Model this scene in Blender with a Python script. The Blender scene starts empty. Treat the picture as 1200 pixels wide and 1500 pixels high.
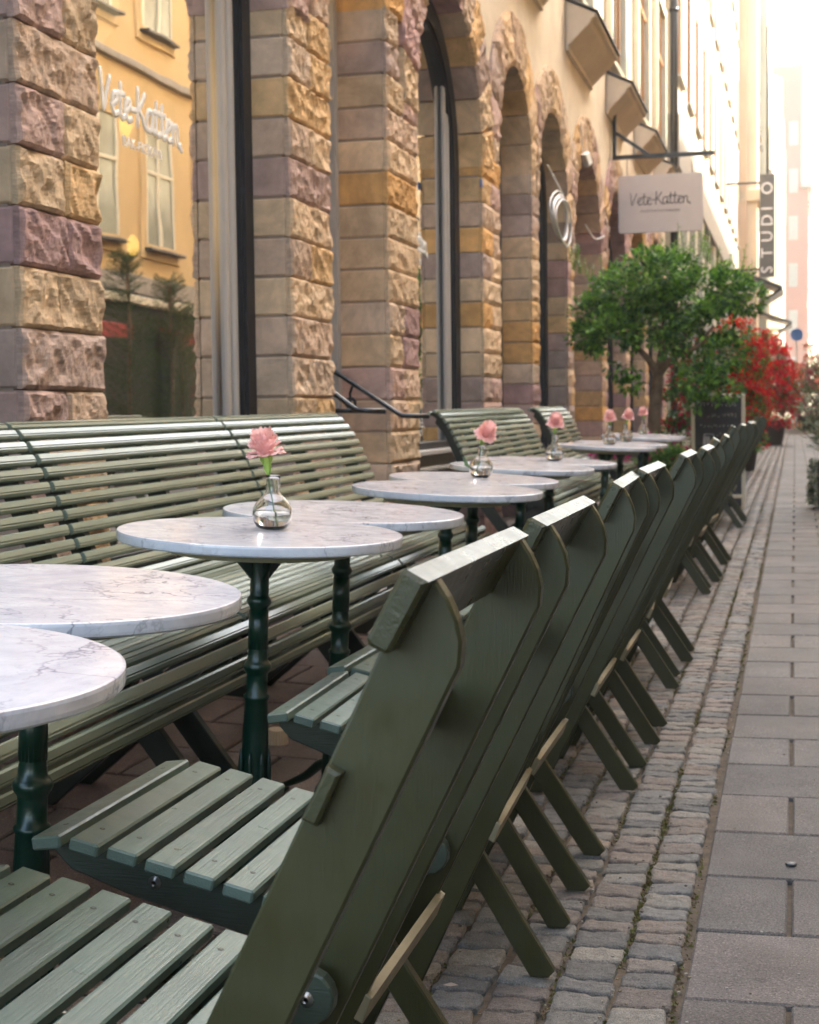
import bpy, math, random
import numpy as np
from mathutils import Vector, Matrix, noise
rnd = random.Random(7)
S = bpy.context.scene
R = math.radians

# ---------------------------------------------------------------- camera, world, sun, exposure
CAMH = 1.037                     # eye height above the gutter
cd = bpy.data.cameras.new('camera'); cam = bpy.data.objects.new('camera', cd)
S.collection.objects.link(cam); S.camera = cam
cd.sensor_fit = 'HORIZONTAL'; cd.sensor_width = 36; cd.lens = 67.5
cd.clip_start = .05; cd.clip_end = 2000
cd.dof.use_dof = True; cd.dof.focus_distance = 2.15; cd.dof.aperture_fstop = 15.0
YAW, PITCH, ROLL = R(14.111), R(3.591), .012
fw = Vector((-math.sin(YAW)*math.cos(PITCH), math.cos(YAW)*math.cos(PITCH), -math.sin(PITCH)))
rt = Vector((math.cos(YAW), math.sin(YAW), 0)); dn = fw.cross(rt)
if dn.z > 0: dn = -dn
rr = rt*math.cos(ROLL)+dn*math.sin(ROLL); dd = -rt*math.sin(ROLL)+dn*math.cos(ROLL)
cam.matrix_world = Matrix(((rr.x, -dd.x, -fw.x, 0), (rr.y, -dd.y, -fw.y, 0), (rr.z, -dd.z, -fw.z, CAMH), (0, 0, 0, 1)))

SUN_EL, SUN_AZ = R(43), R(50)    # azimuth from +Y (down the street) towards +X (right)
W = bpy.data.worlds.new("World"); S.world = W; W.use_nodes = True
wn = W.node_tree; bg = wn.nodes['Background']
sky = wn.nodes.new('ShaderNodeTexSky'); sky.sky_type = 'NISHITA'; sky.sun_disc = False
sky.sun_elevation = SUN_EL; sky.sun_rotation = SUN_AZ; sky.dust_density = 4.0; sky.air_density = 1.0; sky.ozone_density = .6
wn.links.new(sky.outputs[0], bg.inputs[0]); bg.inputs[1].default_value = .15
sd = bpy.data.lights.new('sun', 'SUN'); sd.energy = 2.0; sd.angle = R(.5); sd.color = (1, .93, .82)
so = bpy.data.objects.new('sun', sd); S.collection.objects.link(so)
sv = Vector((math.sin(SUN_AZ)*math.cos(SUN_EL), math.cos(SUN_AZ)*math.cos(SUN_EL), math.sin(SUN_EL)))
so.rotation_euler = sv.to_track_quat('Z', 'Y').to_euler(); so.location = (6, 10, 20)
V = S.view_settings; S.display_settings.display_device = 'sRGB'
V.view_transform = 'Standard'; V.look = 'None'; V.gamma = 1; V.exposure = 3.25
V.use_white_balance = True; V.white_balance_temperature = 7250; V.white_balance_tint = 4
S.cycles.max_bounces = 8; S.cycles.diffuse_bounces = 4; S.cycles.glossy_bounces = 4
S.cycles.transmission_bounces = 8; S.cycles.transparent_max_bounces = 10
S.cycles.caustics_reflective = False; S.cycles.caustics_refractive = True
S.cycles.use_denoising = True; S.cycles.sample_clamp_indirect = 6

# ---------------------------------------------------------------- materials
def nodemat(name):
    m = bpy.data.materials.new(name); m.use_nodes = True
    return m, m.node_tree, m.node_tree.nodes['Principled BSDF']
def N(nt, t, **kw):
    n = nt.nodes.new(t)
    for k, v in kw.items():
        if k in ('ins',):
            for a, b in v.items(): n.inputs[a].default_value = b
        else: setattr(n, k, v)
    return n
def ramp(nt, src, stops):
    r = nt.nodes.new('ShaderNodeValToRGB'); e = r.color_ramp.elements
    while len(e) < len(stops): e.new(.5)
    for i, (p, c) in enumerate(stops):
        e[i].position = p; e[i].color = (c, c, c, 1) if not hasattr(c, '__len__') else (*c, 1)
    nt.links.new(src, r.inputs[0]); return r.outputs[0]
def mixc(nt, mode, fac, a, b):
    m = nt.nodes.new('ShaderNodeMix'); m.data_type = 'RGBA'; m.blend_type = mode
    for i, s in ((0, fac), (6, a), (7, b)):
        if isinstance(s, (int, float)): m.inputs[i].default_value = s
        elif isinstance(s, tuple): m.inputs[i].default_value = (*s, 1)
        else: nt.links.new(s, m.inputs[i])
    return m.outputs[2]
def noisetex(nt, scale, detail=4, rough=.6, vec=None, dist=0):
    n = N(nt, 'ShaderNodeTexNoise', ins={'Scale': scale, 'Detail': detail, 'Roughness': rough, 'Distortion': dist})
    if vec is None: vec = N(nt, 'ShaderNodeTexCoord').outputs['Object']
    nt.links.new(vec, n.inputs['Vector']); return n.outputs['Fac']
def bump(nt, pb, height, strength, dist=.01):
    b = N(nt, 'ShaderNodeBump', ins={'Strength': strength, 'Distance': dist})
    nt.links.new(height, b.inputs['Height']); nt.links.new(b.outputs[0], pb.inputs['Normal'])
def scaled(nt, sx, sy, sz):
    mp = N(nt, 'ShaderNodeMapping', ins={'Scale': (sx, sy, sz)})
    nt.links.new(N(nt, 'ShaderNodeTexCoord').outputs['Object'], mp.inputs[0]); return mp.outputs[0]

def plain(name, col, rough=.6, metal=0, var=.12, nscale=8, bmp=0, bscale=60, coat=0, spec=.5):
    m, nt, p = nodemat(name)
    n = noisetex(nt, nscale)
    f = ramp(nt, n, [(.3, 1-var), (.7, 1+var)])
    nt.links.new(mixc(nt, 'MULTIPLY', 1.0, tuple(col), f), p.inputs['Base Color'])
    p.inputs['Roughness'].default_value = rough; p.inputs['Metallic'].default_value = metal
    p.inputs['Coat Weight'].default_value = coat; p.inputs['Specular IOR Level'].default_value = spec
    if bmp: bump(nt, p, noisetex(nt, bscale, 5), bmp)
    return m
def attrmat(name, rough=.85, nscale=18, var=.25, bscale=70, bmp=.5, bdist=.01, extra=None, spec=.35):
    """albedo from the mesh's own colour attribute, broken up with noise"""
    m, nt, p = nodemat(name)
    a = N(nt, 'ShaderNodeAttribute', attribute_name='Col').outputs['Color']
    c = mixc(nt, 'MULTIPLY', 1.0, a, ramp(nt, noisetex(nt, nscale, 6, .65), [(.25, 1-var), (.75, 1+var)]))
    if extra: c = extra(nt, c)
    nt.links.new(c, p.inputs['Base Color']); p.inputs['Roughness'].default_value = rough
    p.inputs['Specular IOR Level'].default_value = spec
    if bmp: bump(nt, p, noisetex(nt, bscale, 8, .7), bmp, bdist)
    return m
def paint(name, col, rough=.32, grain=(4, 60, 60), clean=False):
    """brushed gloss paint over wood: faint grain, worn and dusty spots"""
    m, nt, p = nodemat(name)
    v = scaled(nt, grain[0], grain[1], grain[2])
    g = noisetex(nt, 6, 5, .65, v)
    big = noisetex(nt, 9, 5, .6)
    c = mixc(nt, 'MULTIPLY', 1.0, tuple(col), ramp(nt, big, [(.3, .86), (.7, 1.12)]))
    if clean:
        nt.links.new(mixc(nt, 'MULTIPLY', 1.0, tuple(col), ramp(nt, noisetex(nt, 3, 4, .6, scaled(nt, 8, 1, 8)), [(.3, .92), (.7, 1.06)])), p.inputs['Base Color'])
        p.inputs['Roughness'].default_value = rough; bump(nt, p, g, .06, .001); return m
    dust = ramp(nt, noisetex(nt, 300, 3, .7), [(.74, 0.0), (.80, .4)])
    c = mixc(nt, 'MIX', dust, c, (.20, .20, .15))
    chips = ramp(nt, noisetex(nt, 26, 6, .75, None, .6), [(.735, 0.0), (.745, .7)])
    c = mixc(nt, 'MIX', chips, c, (.13, .125, .085))
    nt.links.new(c, p.inputs['Base Color'])
    rr_ = ramp(nt, noisetex(nt, 22, 5, .7), [(.3, rough*.8), (.7, rough*1.35)])
    nt.links.new(rr_, p.inputs['Roughness'])
    bump(nt, p, g, .32, .0024)
    return m
def veined(nt, c): # bedding streaks in the sandstone
    v = scaled(nt, 3, 3, 26)
    return mixc(nt, 'MULTIPLY', 1.0, c, ramp(nt, noisetex(nt, 3, 5, .7, v, .6), [(.35, .78), (.65, 1.12)]))
def chair_stain(nt, c): return c

M = {}
M['stone'] = attrmat('sandstone_rock_face', .9, 22, .28, 55, .7, .012, veined)
M['ashlar'] = attrmat('sandstone_smooth', .82, 9, .22, 90, .45, .004, lambda nt, c: mixc(nt, 'MULTIPLY', 1.0, c, ramp(nt, noisetex(nt, 2.2, 6, .7, None, 1.5), [(.38, .80), (.6, 1.1)])))
M['mortar'] = plain('mortar', (.30, .22, .17), .95, bmp=.4)
M['plaster'] = plain('roughcast_plaster', (.63, .53, .42), .95, var=.12, nscale=2.2, bmp=.9, bscale=55)
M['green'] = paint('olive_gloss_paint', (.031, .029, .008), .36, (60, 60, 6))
M['green_slat'] = paint('green_slat_sky_sheen', (.095, .132, .108), .32, (50, 1.0, 50))  # paler and bluer than the boards: sky reflection put into the base colour
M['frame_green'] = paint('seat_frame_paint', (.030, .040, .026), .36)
M['bench_green'] = paint('bench_slat_sky_sheen', (.19, .225, .175), .25, (50, .35, 50), True)  # the chairs' green, paled with sky sheen painted into the colour
M['green_rail'] = paint('rail_gloss_paint', (.031, .029, .008), .30, (50, 1, 50))
M['tan'] = paint('bare_stretcher_wood', (.20, .165, .10), .5, (60, 4, 60))
M['dark_frame'] = paint('dark_green_frame_paint', (.016, .020, .014), .45, (10, 10, 10))
M['iron'] = plain('cast_iron_green_enamel', (.003, .024, .014), .30, var=.25, bmp=.08, coat=.15)
M['black'] = plain('black_gloss_paint', (.012, .012, .014), .3, var=.3, nscale=30, bmp=.08)
M['black_wood'] = plain('black_window_timber', (.014, .014, .018), .5, var=.4, nscale=20, bmp=.15)
def flakes():
    nt = M['black_wood'].node_tree; p = nt.nodes['Principled BSDF']; src = p.inputs['Base Color'].links[0].from_socket
    f = ramp(nt, noisetex(nt, 5, 4, .7, scaled(nt, 9, 9, 1.6)), [(.70, 0.0), (.715, .75)])
    nt.links.new(mixc(nt, 'MIX', f, src, (.30, .27, .22)), p.inputs['Base Color'])
flakes()
M['pale_frame'] = plain('pale_grey_joinery', (.46, .43, .41), .75, var=.05)
M['cream'] = plain('cream_paint', (.72, .66, .52), .6, var=.07)
M['screw'] = plain('screw_metal', (.12, .13, .11), .35, .8)
M['steel'] = plain('steel', (.35, .34, .33), .35, .9)
M['brownwood'] = plain('plywood_disc', (.34, .31, .21), .6, var=.2, nscale=20)
M['white'] = plain('white_enamel', (.80, .79, .80), .4, var=.03)
M['black_letter'] = plain('dark_lettering', (.09, .08, .08), .6)
M['petal'] = plain('pink_petal', (.97, .63, .60), .6, var=.12, nscale=40)
nt_ = M['petal'].node_tree; p_ = nt_.nodes['Principled BSDF']; tr_ = nt_.nodes.new('ShaderNodeBsdfTranslucent'); mx_ = nt_.nodes.new('ShaderNodeMixShader'); mx_.inputs[0].default_value = .45
nt_.links.new(p_.inputs['Base Color'].links[0].from_socket, tr_.inputs[0]); nt_.links.new(p_.outputs[0], mx_.inputs[1]); nt_.links.new(tr_.outputs[0], mx_.inputs[2]); nt_.links.new(mx_.outputs[0], nt_.nodes['Material Output'].inputs[0])
M['leafgreen'] = plain('bud_green', (.26, .42, .08), .5, var=.3, nscale=40)
M['stem'] = plain('stem_green', (.09, .16, .06), .5)
M['paper'] = plain('baking_paper', (.66, .50, .34), .8, var=.08)
M['bark'] = plain('bark', (.17, .11, .07), .9, var=.4, nscale=14, bmp=.9, bscale=40)
M['terracotta'] = plain('brown_planter', (.07, .05, .04), .8, bmp=.3)
M['wicker'] = plain('wicker', (.22, .15, .09), .8, var=.5, nscale=60, bmp=.8, bscale=90)
M['soil'] = plain('soil', (.05, .035, .025), 1)
M['slate'] = plain('chalkboard_slate', (.045, .045, .055), .6, var=.35, nscale=7)
M['chalk'] = plain('chalk', (.55, .55, .58), .9)
M['signpink'] = plain('pale_pink_enamel', (.62, .55, .52), .45, var=.03)
M['whitecable'] = plain('white_cable', (.72, .70, .70), .5)
M['blue'] = plain('blue_plastic', (.04, .13, .36), .4)
M['red'] = plain('red_fabric', (.36, .05, .05), .7)
M['curtain'] = plain('gold_curtain', (.35, .26, .10), .7)
M['interior'] = plain('interior_wall', (.10, .08, .06), .9)
M['yellow'] = plain('ochre_yellow_render', (.60, .435, .235), .9, var=.06, nscale=1.5, bmp=.2)
M['peach'] = plain('peach_render', (.56, .40, .27), .9, var=.05, nscale=1)
M['whiterender'] = plain('cream_white_render', (.60, .53, .42), .9, var=.05, nscale=1)
M['sand'] = plain('sand_render', (.62, .50, .36), .9, var=.06, nscale=1)
M['palegreen'] = plain('pale_green_render', (.30, .32, .26), .9, var=.07, nscale=.7)
M['pinkred'] = plain('pink_red_render', (.36, .17, .13), .9, var=.06, nscale=.5)
M['greyband'] = plain('grey_fascia', (.33, .30, .27), .8)
M['orangereveal'] = plain('orange_bars_and_shade', (.34, .15, .045), .7)  # warm shade of the cream house's reveals as colour; also for glazing bars
M['roof'] = plain('dark_roof_sheet', (.06, .06, .065), .5)
M['bluefar'] = plain('bluegreen_glass_cladding', (.12, .19, .20), .4, var=.3, nscale=.4)
M['groundbase'] = plain('bedding_sand', (.105, .078, .055), .98, var=.35, nscale=30, bmp=.6, bscale=160)

def mk_leaf(name, cols, rough=.42, sss=.0):
    m, nt, p = nodemat(name)
    a = N(nt, 'ShaderNodeAttribute', attribute_name='Col').outputs['Color']
    nt.links.new(a, p.inputs['Base Color']); p.inputs['Roughness'].default_value = rough
    tr = N(nt, 'ShaderNodeBsdfTranslucent'); nt.links.new(a, tr.inputs[0])
    mx = N(nt, 'ShaderNodeMixShader', ins={0: .3})
    nt.links.new(p.outputs[0], mx.inputs[1]); nt.links.new(tr.outputs[0], mx.inputs[2])
    nt.links.new(mx.outputs[0], nt.nodes['Material Output'].inputs[0]); return m
M['leaf'] = mk_leaf('leaf_blades', None); M['flower'] = mk_leaf('flower_petals', None, .6)

def marble():
    m, nt, p = nodemat('white_marble')
    tc = N(nt, 'ShaderNodeTexCoord').outputs['Object']
    oi = N(nt, 'ShaderNodeObjectInfo').outputs['Random']
    ad = N(nt, 'ShaderNodeVectorMath', operation='ADD'); nt.links.new(tc, ad.inputs[0])
    cmb = N(nt, 'ShaderNodeCombineXYZ'); ml = N(nt, 'ShaderNodeMath', operation='MULTIPLY', ins={1: 37.0})
    nt.links.new(oi, ml.inputs[0]); nt.links.new(ml.outputs[0], cmb.inputs[0]); nt.links.new(ml.outputs[0], cmb.inputs[1])
    nt.links.new(cmb.outputs[0], ad.inputs[1]); v = ad.outputs[0]
    warp = N(nt, 'ShaderNodeTexNoise', ins={'Scale': 3.5, 'Detail': 6, 'Roughness': .62}); nt.links.new(v, warp.inputs[0])
    mp = N(nt, 'ShaderNodeVectorMath', operation='MULTIPLY_ADD', ins={1: (.55, .55, .55)})
    nt.links.new(warp.outputs['Color'], mp.inputs[0]); nt.links.new(v, mp.inputs[2])
    vo = N(nt, 'ShaderNodeTexVoronoi', feature='DISTANCE_TO_EDGE', ins={'Scale': 5.5}); nt.links.new(mp.outputs[0], vo.inputs[0])
    vein = ramp(nt, vo.outputs[0], [(0, 1.0), (.035, .0)])
    vo2 = N(nt, 'ShaderNodeTexVoronoi', feature='DISTANCE_TO_EDGE', ins={'Scale': 14}); nt.links.new(mp.outputs[0], vo2.inputs[0])
    vein2 = ramp(nt, vo2.outputs[0], [(0, .6), (.03, .0)])
    msk = ramp(nt, noisetex(nt, 4, 5, .7, v), [(.42, .05), (.62, 1.0)])
    cloud = ramp(nt, noisetex(nt, 6, 7, .7, v, 1.2), [(.3, (.50, .50, .56)), (.62, (.68, .665, .70))])
    c = mixc(nt, 'MIX', mixc(nt, 'MULTIPLY', 1.0, vein, msk), cloud, (.22, .22, .27))
    c = mixc(nt, 'MIX', mixc(nt, 'MULTIPLY', 1.0, vein2, msk), c, (.36, .36, .42))
    nt.links.new(c, p.inputs['Base Color']); p.inputs['Roughness'].default_value = .14
    p.inputs['Specular IOR Level'].default_value = .5
    nt.links.new(ramp(nt, noisetex(nt, 30, 5, .7, v), [(.3, .10), (.7, .24)]), p.inputs['Roughness'])
    return m
M['marble'] = marble()
def paveslab():
    m, nt, p = nodemat('concrete_paving')
    a = N(nt, 'ShaderNodeAttribute', attribute_name='Col').outputs['Color']
    c = mixc(nt, 'MULTIPLY', 1.0, a, ramp(nt, noisetex(nt, 7, 6, .65), [(.3, .84), (.7, 1.14)]))
    sp = ramp(nt, noisetex(nt, 260, 2, .5), [(.34, .45), (.44, .95), (.60, 1.05), (.68, 2.0)])
    c = mixc(nt, 'MULTIPLY', 1.0, c, sp)
    c = mixc(nt, 'MULTIPLY', 1.0, c, ramp(nt, noisetex(nt, 1.6, 4, .6), [(.35, .86), (.6, 1.06)]))
    vg = N(nt, 'ShaderNodeTexVoronoi', ins={'Scale': 5.0}); nt.links.new(N(nt, 'ShaderNodeTexCoord').outputs['Object'], vg.inputs[0])
    c = mixc(nt, 'MULTIPLY', mixc(nt, 'MULTIPLY', 1.0, ramp(nt, vg.outputs['Distance'], [(.05, 1.0), (.075, 0.0)]), ramp(nt, noisetex(nt, 2.3, 2, .5), [(.52, 0.0), (.56, .8)])), c, (.55, .55, .56))
    c = mixc(nt, 'MULTIPLY', ramp(nt, noisetex(nt, .9, 6, .72, None, .8), [(.45, 0.0), (.62, .8)]), c, (.72, .70, .69))
    nt.links.new(c, p.inputs['Base Color']); p.inputs['Roughness'].default_value = .7
    bump(nt, p, noisetex(nt, 120, 6, .8), .9, .006); return m
M['slab'] = paveslab()
M['cobble'] = attrmat('granite_setts', .66, 45, .34, 75, 1.0, .014, lambda nt, c: mixc(nt, 'MULTIPLY', 1.0, c, ramp(nt, noisetex(nt, 420, 2, .5), [(.35, .6), (.5, 1.0), (.7, 1.35)])), .5)
def glasspane():
    m, nt, p = nodemat('shop_window_glass')
    g = N(nt, 'ShaderNodeBsdfGlossy', ins={'Roughness': .0, 'Color': (1, .98, .95, 1)})
    t = N(nt, 'ShaderNodeBsdfTransparent', ins={'Color': (.80, .80, .78, 1)})
    w = noisetex(nt, 1.3, 2, .5); b = N(nt, 'ShaderNodeBump', ins={'Strength': .06, 'Distance': .02})
    nt.links.new(w, b.inputs['Height']); nt.links.new(b.outputs[0], g.inputs['Normal'])
    fr = N(nt, 'ShaderNodeFresnel', ins={'IOR': 1.9})
    s = nt.nodes.new('ShaderNodeMath'); s.operation = 'MULTIPLY_ADD'; s.inputs[1].default_value = .80; s.inputs[2].default_value = .16; s.use_clamp = True
    nt.links.new(fr.outputs[0], s.inputs[0])
    mx = N(nt, 'ShaderNodeMixShader'); nt.links.new(s.outputs[0], mx.inputs[0])
    dd_ = N(nt, 'ShaderNodeBsdfDiffuse', ins={'Color': (.62, .60, .56, 1)}); m2 = N(nt, 'ShaderNodeMixShader', ins={0: .17})
    nt.links.new(t.outputs[0], m2.inputs[1]); nt.links.new(dd_.outputs[0], m2.inputs[2])
    nt.links.new(m2.outputs[0], mx.inputs[1]); nt.links.new(g.outputs[0], mx.inputs[2])
    nt.links.new(mx.outputs[0], nt.nodes['Material Output'].inputs[0]); return m
M['pane'] = glasspane()
def clearglass(name, ior, col=(1, 1, 1)):
    m, nt, p = nodemat(name); g = N(nt, 'ShaderNodeBsdfGlass', ins={'Roughness': 0, 'IOR': ior, 'Color': (*col, 1)})
    nt.links.new(g.outputs[0], nt.nodes['Material Output'].inputs[0]); return m
M['oldpane'] = plain('old_window_glass', (.30, .31, .25), .12, var=.35, nscale=1.2)
M['vase'] = clearglass('clear_vase_glass', 1.45, (1, 1, 1)); M['water'] = clearglass('vase_water', 1.33, (.99, .99, .98))
def emis(name, col, s):
    m, nt, p = nodemat(name); p.inputs['Base Color'].default_value = (*col, 1)
    p.inputs['Emission Color'].default_value = (*col, 1); p.inputs['Emission Strength'].default_value = s; return m
M['lamp'] = emis('lit_lamp', (1, .80, .55), .55); M['bulb'] = emis('lit_bulb', (1, .62, .12), 2.2)

# ---------------------------------------------------------------- mesh helpers
class MB:
    def __init__(s): s.v = []; s.f = []; s.c = []; s.m = []; s.s = []
    def add(s, vs, fs, col=(1, 1, 1), mi=0, smooth=False):
        o = len(s.v); s.v += [tuple(p) for p in vs]
        for f in fs: s.f.append(tuple(i+o for i in f)); s.c.append(col); s.m.append(mi); s.s.append(smooth)
    def build(s, name, mats, parent=None):
        me = bpy.data.meshes.new(name); me.from_pydata(s.v, [], s.f)
        for m in (mats if isinstance(mats, (list, tuple)) else [mats]): me.materials.append(M[m])
        me.polygons.foreach_set('material_index', s.m); me.polygons.foreach_set('use_smooth', s.s)
        ca = me.color_attributes.new('Col', 'FLOAT_COLOR', 'CORNER')
        lt = np.array([len(f) for f in s.f]); cols = np.repeat(np.array([(c[0], c[1], c[2], 1) for c in s.c], np.float32), lt, axis=0)
        ca.data.foreach_set('color', cols.ravel())
        me.validate(); me.update()
        o = bpy.data.objects.new(name, me); S.collection.objects.link(o)
        if parent is not None: o.parent = parent
        return o
def tag(o, label=None, cat=None, group=None, kind=None):
    for k, v in (('label', label), ('category', cat), ('group', group), ('kind', kind)):
        if v: o[k] = v
    return o
def empty(name, loc, rot=(0, 0, 0), **kw):
    o = bpy.data.objects.new(name, None); S.collection.objects.link(o); o.empty_display_size = .1
    o.location = loc; o.rotation_euler = rot; return tag(o, **kw)
def copy_tree(o, parent=None):
    c = o.copy(); S.collection.objects.link(c); c.parent = parent
    for ch in o.children: copy_tree(ch, c)
    return c
I3 = Matrix.Identity(3)
def box(mb, c, size, rot=I3, b=.0, col=(1, 1, 1), mi=0):
    """chamfered box, centre c, full size"""
    c = Vector(c); h = [x/2 for x in size]; b = min(b, min(h)*.9)
    if b <= 0:
        vs = [c+rot@Vector((sx*h[0], sy*h[1], sz*h[2])) for sx in (-1, 1) for sy in (-1, 1) for sz in (-1, 1)]
        mb.add(vs, [(0, 1, 3, 2), (4, 6, 7, 5), (0, 4, 5, 1), (2, 3, 7, 6), (0, 2, 6, 4), (1, 5, 7, 3)], col, mi); return
    vs = []; idx = {}
    for sx in (-1, 1):
        for sy in (-1, 1):
            for sz in (-1, 1):
                for a in range(3):
                    d = [sx*h[0], sy*h[1], sz*h[2]]; s3 = (sx, sy, sz)
                    for k in range(3):
                        if k != a: d[k] -= s3[k]*b
                    idx[(sx, sy, sz, a)] = len(vs); vs.append(c+rot@Vector(d))
    fs = []
    for a in range(3):
        o1, o2 = (a+1) % 3, (a+2) % 3
        for s in (-1, 1):
            q = []
            for (p, r) in ((-1, -1), (1, -1), (1, 1), (-1, 1)):
                k = [0, 0, 0]; k[a] = s; k[o1] = p; k[o2] = r; q.append(idx[(*k, a)])
            fs.append(tuple(q if s > 0 else q[::-1]))
    for a in range(3):  # edges parallel to a
        o1, o2 = (a+1) % 3, (a+2) % 3
        for s1 in (-1, 1):
            for s2 in (-1, 1):
                k0 = [0, 0, 0]; k0[o1] = s1; k0[o2] = s2; k0[a] = -1; k1 = list(k0); k1[a] = 1
                q = [idx[(*k0, o1)], idx[(*k1, o1)], idx[(*k1, o2)], idx[(*k0, o2)]]
                fs.append(tuple(q if s1*s2 < 0 else q[::-1]))
    for sx in (-1, 1):
        for sy in (-1, 1):
            for sz in (-1, 1):
                q = [idx[(sx, sy, sz, a)] for a in range(3)]; fs.append(tuple(q if sx*sy*sz > 0 else q[::-1]))
    mb.add(vs, fs, col, mi)
def rotfrom(xd, zd):
    x = Vector(xd).normalized(); z = Vector(zd); y = z.cross(x).normalized(); z = x.cross(y)
    return Matrix((x, y, z)).transposed()
def prism(mb, pts, y0, y1, b=.003, col=(1, 1, 1), mi=0, plane='xz'):
    """polygon in a plane extruded between y0 and y1 with small chamfers; pts CCW seen from -y for xz"""
    P = [Vector(p) for p in pts]; n = len(P)
    area = sum(P[i].x*P[(i+1) % n].y-P[(i+1) % n].x*P[i].y for i in range(n))
    if area < 0: P = P[::-1]
    ins = []
    for i in range(n):
        a, p, q = P[i-1], P[i], P[(i+1) % n]
        n1 = Vector((-(p-a).y, (p-a).x)).normalized(); n2 = Vector((-(q-p).y, (q-p).x)).normalized()
        m = n1+n2; m = m/max(m.length_squared*.5, .35) if m.length > 1e-6 else n1
        ins.append(p+m*b)
    def mk(p, y): return (p.x, y, p.y) if plane == 'xz' else ((y, p.x, p.y) if plane == 'yz' else (p.x, p.y, y))
    rings = [(ins, y0), (P, y0+b), (P, y1-b), (ins, y1)]
    vs = [mk(p, y) for r, y in rings for p in r]; fs = []
    flip = plane == 'xz'
    for k in range(3):
        for i in range(n):
            j = (i+1) % n; q = (k*n+i, k*n+j, (k+1)*n+j, (k+1)*n+i); fs.append(q[::-1] if flip else q)
    e0 = tuple(range(n)); e1 = tuple(range(3*n, 4*n))
    fs += [e0 if flip else e0[::-1], e1[::-1] if flip else e1]
    mb.add(vs, fs, col, mi)
def tube(mb, pts, r, n=8, col=(1, 1, 1), mi=0, closed=False, smooth=True):
    P = [Vector(p) for p in pts]; rs = r if hasattr(r, '__len__') else [r]*len(P); vs = []; k = len(P)
    up = None
    for i, p in enumerate(P):
        t = (P[(i+1) % k]-P[i-1]) if closed else (P[min(i+1, k-1)]-P[max(i-1, 0)])
        t.normalize()
        if up is None: up = t.orthogonal().normalized()
        up = (up-t*up.dot(t)).normalized(); w = t.cross(up)
        for j in range(n):
            a = 2*math.pi*j/n; vs.append(p+(up*math.cos(a)+w*math.sin(a))*rs[i])
    fs = []
    for i in range(k if closed else k-1):
        for j in range(n):
            i2 = (i+1) % k; fs.append((i*n+j, i*n+(j+1) % n, i2*n+(j+1) % n, i2*n+j))
    if not closed: fs += [tuple(range(n))[::-1], tuple((k-1)*n+j for j in range(n))]
    mb.add(vs, fs, col, mi, smooth)
def lathe(mb, prof, n=24, c=(0, 0, 0), col=(1, 1, 1), mi=0, flute=None, smooth=True, capb=True, capt=True):
    vs = []
    for (r, z) in prof:
        for j in range(n):
            a = 2*math.pi*j/n; q = r
            if flute and flute[0] < z < flute[1]: q = r*(1+flute[2]*(1 if j % 2 else -1))
            vs.append((c[0]+q*math.cos(a), c[1]+q*math.sin(a), c[2]+z))
    fs = [(i*n+j, i*n+(j+1) % n, (i+1)*n+(j+1) % n, (i+1)*n+j) for i in range(len(prof)-1) for j in range(n)]
    if capb: fs.append(tuple(range(n))[::-1])
    if capt: fs.append(tuple((len(prof)-1)*n+j for j in range(n)))
    mb.add(vs, fs, col, mi, smooth)
def catmull(pts, k=6):
    P = [Vector(p) for p in pts]; out = []
    for i in range(len(P)-1):
        a = P[max(i-1, 0)]; b = P[i]; c = P[i+1]; d = P[min(i+2, len(P)-1)]
        for j in range(k):
            t = j/k; out.append(.5*((2*b)+(c-a)*t+(2*a-5*b+4*c-d)*t*t+(3*b-a-3*c+d)*t**3))
    out.append(P[-1]); return out
def gz(x, y):
    """street surface height: gentle rise away from the camera, fall to the gutter"""
    z = .0075*y
    if x < -.75: z += .045*(-.75-x)
    elif x > -.2: z += .008*(x+.2)
    return z
def sm(f, *a, **k): return f(*a, **k)

# ---------------------------------------------------------------- ground
mb = MB()
xs = [-400, -60, -12, -2.6, -2.2, -1.5, -.75, -.2, 1, 4, 12, 60, 400]; ys = [-60, -10, 0, 5, 10, 20, 40, 60, 100, 200, 500, 1400]
vs = [(x, y, .0075*min(y, 200)+(gz(x, y)-.0075*y if -3 < x < 5 else .06)-.013) for x in xs for y in ys]; ny = len(ys)
mb.add(vs, [(i*ny+j, (i+1)*ny+j, (i+1)*ny+j+1, i*ny+j+1) for i in range(len(xs)-1) for j in range(ny-1)])
tag(mb.build('ground', 'groundbase'), kind='structure')

def slabs(name, x0, xstep, xn, yph, ystep, ya, yb, pal, sgn, clipx):
    mb = MB()
    for k in range(int((ya-yph)/ystep), int((yb-yph)/ystep)):
        y = yph+k*ystep; off = 0 if k % 2 == 0 else xstep/2
        for i in range(xn+1):
            a = x0+sgn*(i*xstep-off); b = a+sgn*xstep; a, b = min(a, b), max(a, b)
            a = max(a, clipx[0]); b = min(b, clipx[1])
            if b-a < .03: continue
            g = .004; c = pal[rnd.randrange(len(pal))]; q = rnd.uniform(.86, 1.1); c = tuple(v*q for v in c)
            xc, yc = (a+b)/2, y+ystep/2; dz = rnd.uniform(-.0015, .0015)
            t1 = (gz(b, yc)-gz(a, yc))/(b-a)+rnd.uniform(-.003, .003)
            rot = rotfrom((1, 0, t1), (0, -.0075, 1))
            box(mb, (xc, yc, gz(xc, yc)-.02+dz), (b-a-2*g-rnd.uniform(0, .005), ystep-2*g-rnd.uniform(0, .003), .04), rot, .004, c)
    return tag(mb.build(name, 'slab'), kind='structure')
pal_r = [(.146, .130, .121), (.158, .139, .128), (.136, .121, .114), (.153, .130, .119)]
pal_l = [(.14, .088, .072), (.155, .10, .082), (.125, .08, .066), (.145, .105, .09)]
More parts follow.
